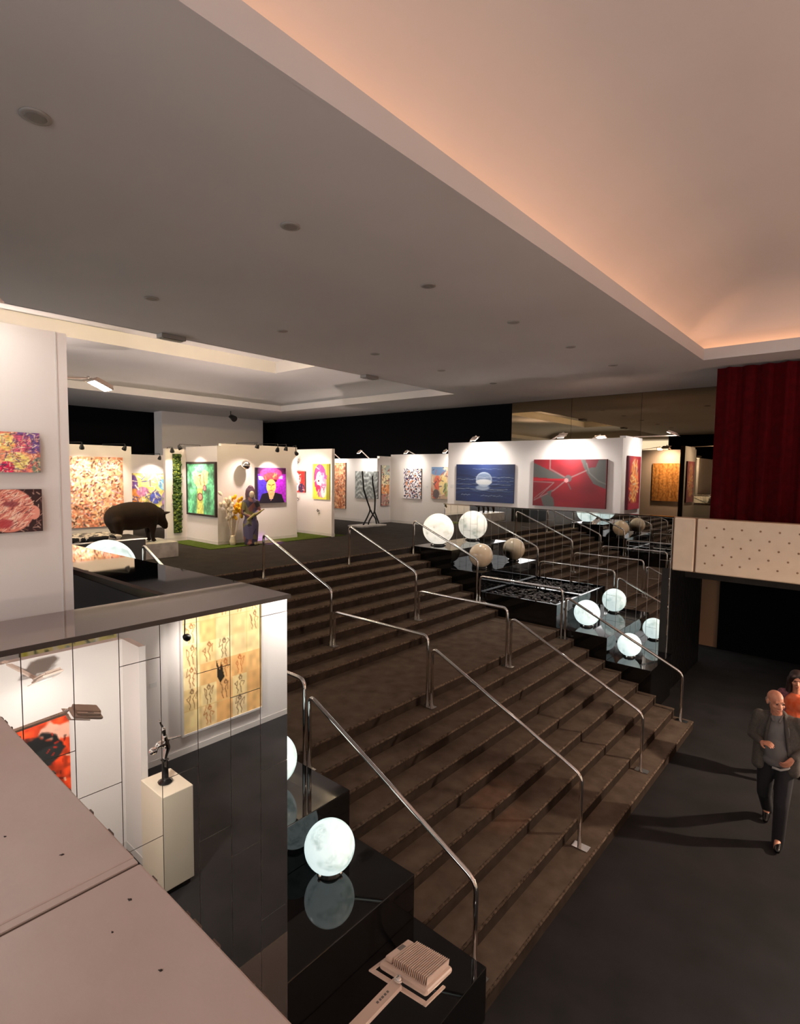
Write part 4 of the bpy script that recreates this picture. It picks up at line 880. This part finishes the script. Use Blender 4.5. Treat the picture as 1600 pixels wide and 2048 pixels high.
for sx in (-1, 1): b.ell(q(sx*.062, .035, .0), .022, .055, .04, Rm)
b.ell(q(0, .095, -.01), .06, .025, .045, Rm); remesh(b.build('hair', M['hair_g'], e), .01, 2)
b = MB()
b.cap((0, .045, .96), .125, (0, .05, 1.0), .13)
for a_, m_, c_ in ((hip, kl, al), (hr, kr, ar)):
    b.cap(a_-Vector((0, 0, .02)), .102, m_, .078).cap(m_, .076, c_-(m_-c_).normalized()*.10, .062)
remesh(b.build('trousers', M['trouser'], e), .012, 3)
for a_, t_ in ((al, Vector((.01, -.16, -.06))), (ar, Vector((.0, -.075, -.145)))):
    b = MB(); b.cap(a_+Vector((0, .01, -.01)), .046, a_+Vector((0, .02, -.045)), .043).cap(a_+Vector((0, .02, -.045)), .043, a_+t_*.55+Vector((0, 0, -.02)), .043).cap(a_+t_*.5+Vector((0, 0, -.015)), .042, a_+t_+Vector((0, -.02, .01)), .032); remesh(b.build('shoe', M['shoe'], e), .009, 2)
b = MB()
b.ell((0, -.02, 1.33), .14, .098, .18).ell((0, -.03, 1.12), .135, .108, .19).ell((0, -.01, .985), .142, .115, .09).cap((-.01, -.01, 1.44), .075, (-.015, -.02, 1.50), .066)
remesh(b.build('shirt', M['shirt'], e), .012, 14)
b = MB()
for sx in (-1, 1): b.cap((sx*.055-.015, -.03, 1.525), .016, (sx*.03-.01, -.095, 1.465), .014, 8)
remesh(b.build('collar', M['shirt'], e), .007, 1)
MB().tube([(-.02, -.135, .935), (.06, -.125, .925), (.12, -.085, .945), (.15, -.02, .96)], .014, 8).build('shirt_hem', M['shirtw'], e)
b = MB()
for sx, (a_, m_, c_) in ((1, (sl_, el_, wl_)), (-1, (sr_, er_, wr_))):
    b.cap((sx*.10, .015, 1.475), .062, (sx*.16, .01, 1.455), .062).cap((sx*.125, .02, 1.44), .075, (sx*.14, .015, 1.25), .088).cap((sx*.14, .015, 1.25), .085, (sx*.155, .015, 1.02), .085).cap((sx*.155, .015, 1.02), .08, (sx*.168, .01, .89), .075)
    b.cap(a_, .066, m_, .056).cap(m_, .056, c_+(m_-c_).normalized()*.02, .042)
    b.cap((sx*.06, -.02, 1.535), .02, (sx*.085, -.095, 1.36), .018, 8).cap((sx*.085, -.095, 1.36), .018, (sx*.125, -.085, 1.08), .016, 8)
b.ell((0, .075, 1.34), .17, .085, .2).ell((0, .085, 1.05), .17, .085, .2).cap((-.05, .04, 1.53), .035, (.04, .04, 1.53), .035)
remesh(b.build('jacket', M['jacket'], e), .011, 6)
for sx in (-1, 1):
    MB().cap((sx*.062, -.045, 1.525), .013, (sx*.095, -.113, 1.36), .02, 8).cap((sx*.095, -.113, 1.36), .019, (sx*.115, -.105, 1.16), .007, 8).build('lapel', M['lapel'], e)

# ---- the woman behind, cut by the picture edge
e = empty('person', (-.66, 9.15, ZL), -.15, 'person with long dark hair in an orange top and patterned jacket behind the bald one', 'person')
b = MB()
q, Rm = head_shapes(b, (.0, -.03, 1.50), .35, .12, .95, .9)
b.cap((0, .0, 1.30), .05, (0, -.015, 1.42), .046).ell((0, .0, 1.17), .13, .09, .16).ell((0, .0, .98), .11, .09, .14).ell((0, .02, .84), .14, .11, .11)
hl, k1, a1, hr2, k2, a2 = Vector((.08, .02, .82)), Vector((.07, .10, .45)), Vector((.07, .36, .12)), Vector((-.08, .02, .82)), Vector((-.075, -.10, .46)), Vector((-.075, -.13, .08))
b.cap(hl, .08, k1, .052).cap(k1, .05, a1, .03).cap(hr2, .08, k2, .052).cap(k2, .05, a2, .03).cap(a2, .03, a2+Vector((0, -.12, -.045)), .028).cap(a1, .03, a1+Vector((0, -.07, -.09)), .026)
s1, e1, w1, s2, e2, w2 = Vector((.16, 0, 1.27)), Vector((.21, .03, 1.02)), Vector((.16, -.17, .93)), Vector((-.16, 0, 1.27)), Vector((-.20, .05, 1.02)), Vector((-.12, -.16, .98))
b.cap(s1, .045, e1, .034).cap(e1, .033, w1, .022).cap(s2, .045, e2, .034).cap(e2, .033, w2, .022)
hand(b, w1, (-.2, -.6, -.2), (-.5, 0, -.8), .92, .5, -1); hand(b, w2, (.3, -.6, .1), (.5, 0, -.8), .92, .5, 1)
remesh(b.build('body', M['skin'], e), .0065, 2); face_parts(e, q, Rm, .95)
b = MB(); b.ell(q(0, .03, .05), .088, .10, .088, Rm).cap(q(-.075, .03, .0), .04, q(-.085, .03, -.2), .035).cap(q(.075, .03, .0), .04, q(.085, .03, -.2), .035).cap(q(0, .08, .0), .07, q(0, .09, -.24), .06).cap(q(-.06, -.05, .07), .03, q(-.082, -.02, -.02), .028).cap(q(.06, -.05, .07), .03, q(.082, -.02, -.02), .028)
remesh(b.build('hair', M['hair_b'], e), .011, 9)
b = MB(); b.ell((0, -.02, 1.17), .135, .105, .15).ell((0, -.02, 1.0), .12, .105, .14).ell((0, .0, .88), .145, .12, .1); remesh(b.build('top', M['orange_c'], e), .012, 3)
b = MB(); b.cap((0, .01, .88), .14, (0, .01, .60), .165).ell((0, .01, .56), .17, .15, .05); remesh(b.build('skirt', M['plum_c'], e), .014, 3)
b = MB()
for sx, (a_, m_, c_) in ((1, (s1, e1, w1)), (-1, (s2, e2, w2))):
    b.cap((sx*.11, .01, 1.28), .06, (sx*.125, .0, .86), .075).cap(a_, .066, m_, .052).cap(m_, .052, c_+(m_-c_).normalized()*.02, .038)
b.ell((0, .06, 1.14), .145, .07, .18).ell((0, .07, .94), .145, .07, .15); remesh(b.build('jacket', M['pink_c'], e), .012, 2)
for a_, t_ in ((a2, Vector((0, -.15, -.055))), (a1, Vector((0, -.085, -.10)))):
    b = MB(); b.cap(a_+Vector((0, .015, -.045)), .034, a_+t_*.6+Vector((0, 0, -.015)), .036).cap(a_+t_*.6+Vector((0, 0, -.012)), .035, a_+t_, .025); remesh(b.build('shoe', M['shoe'], e), .009, 2)
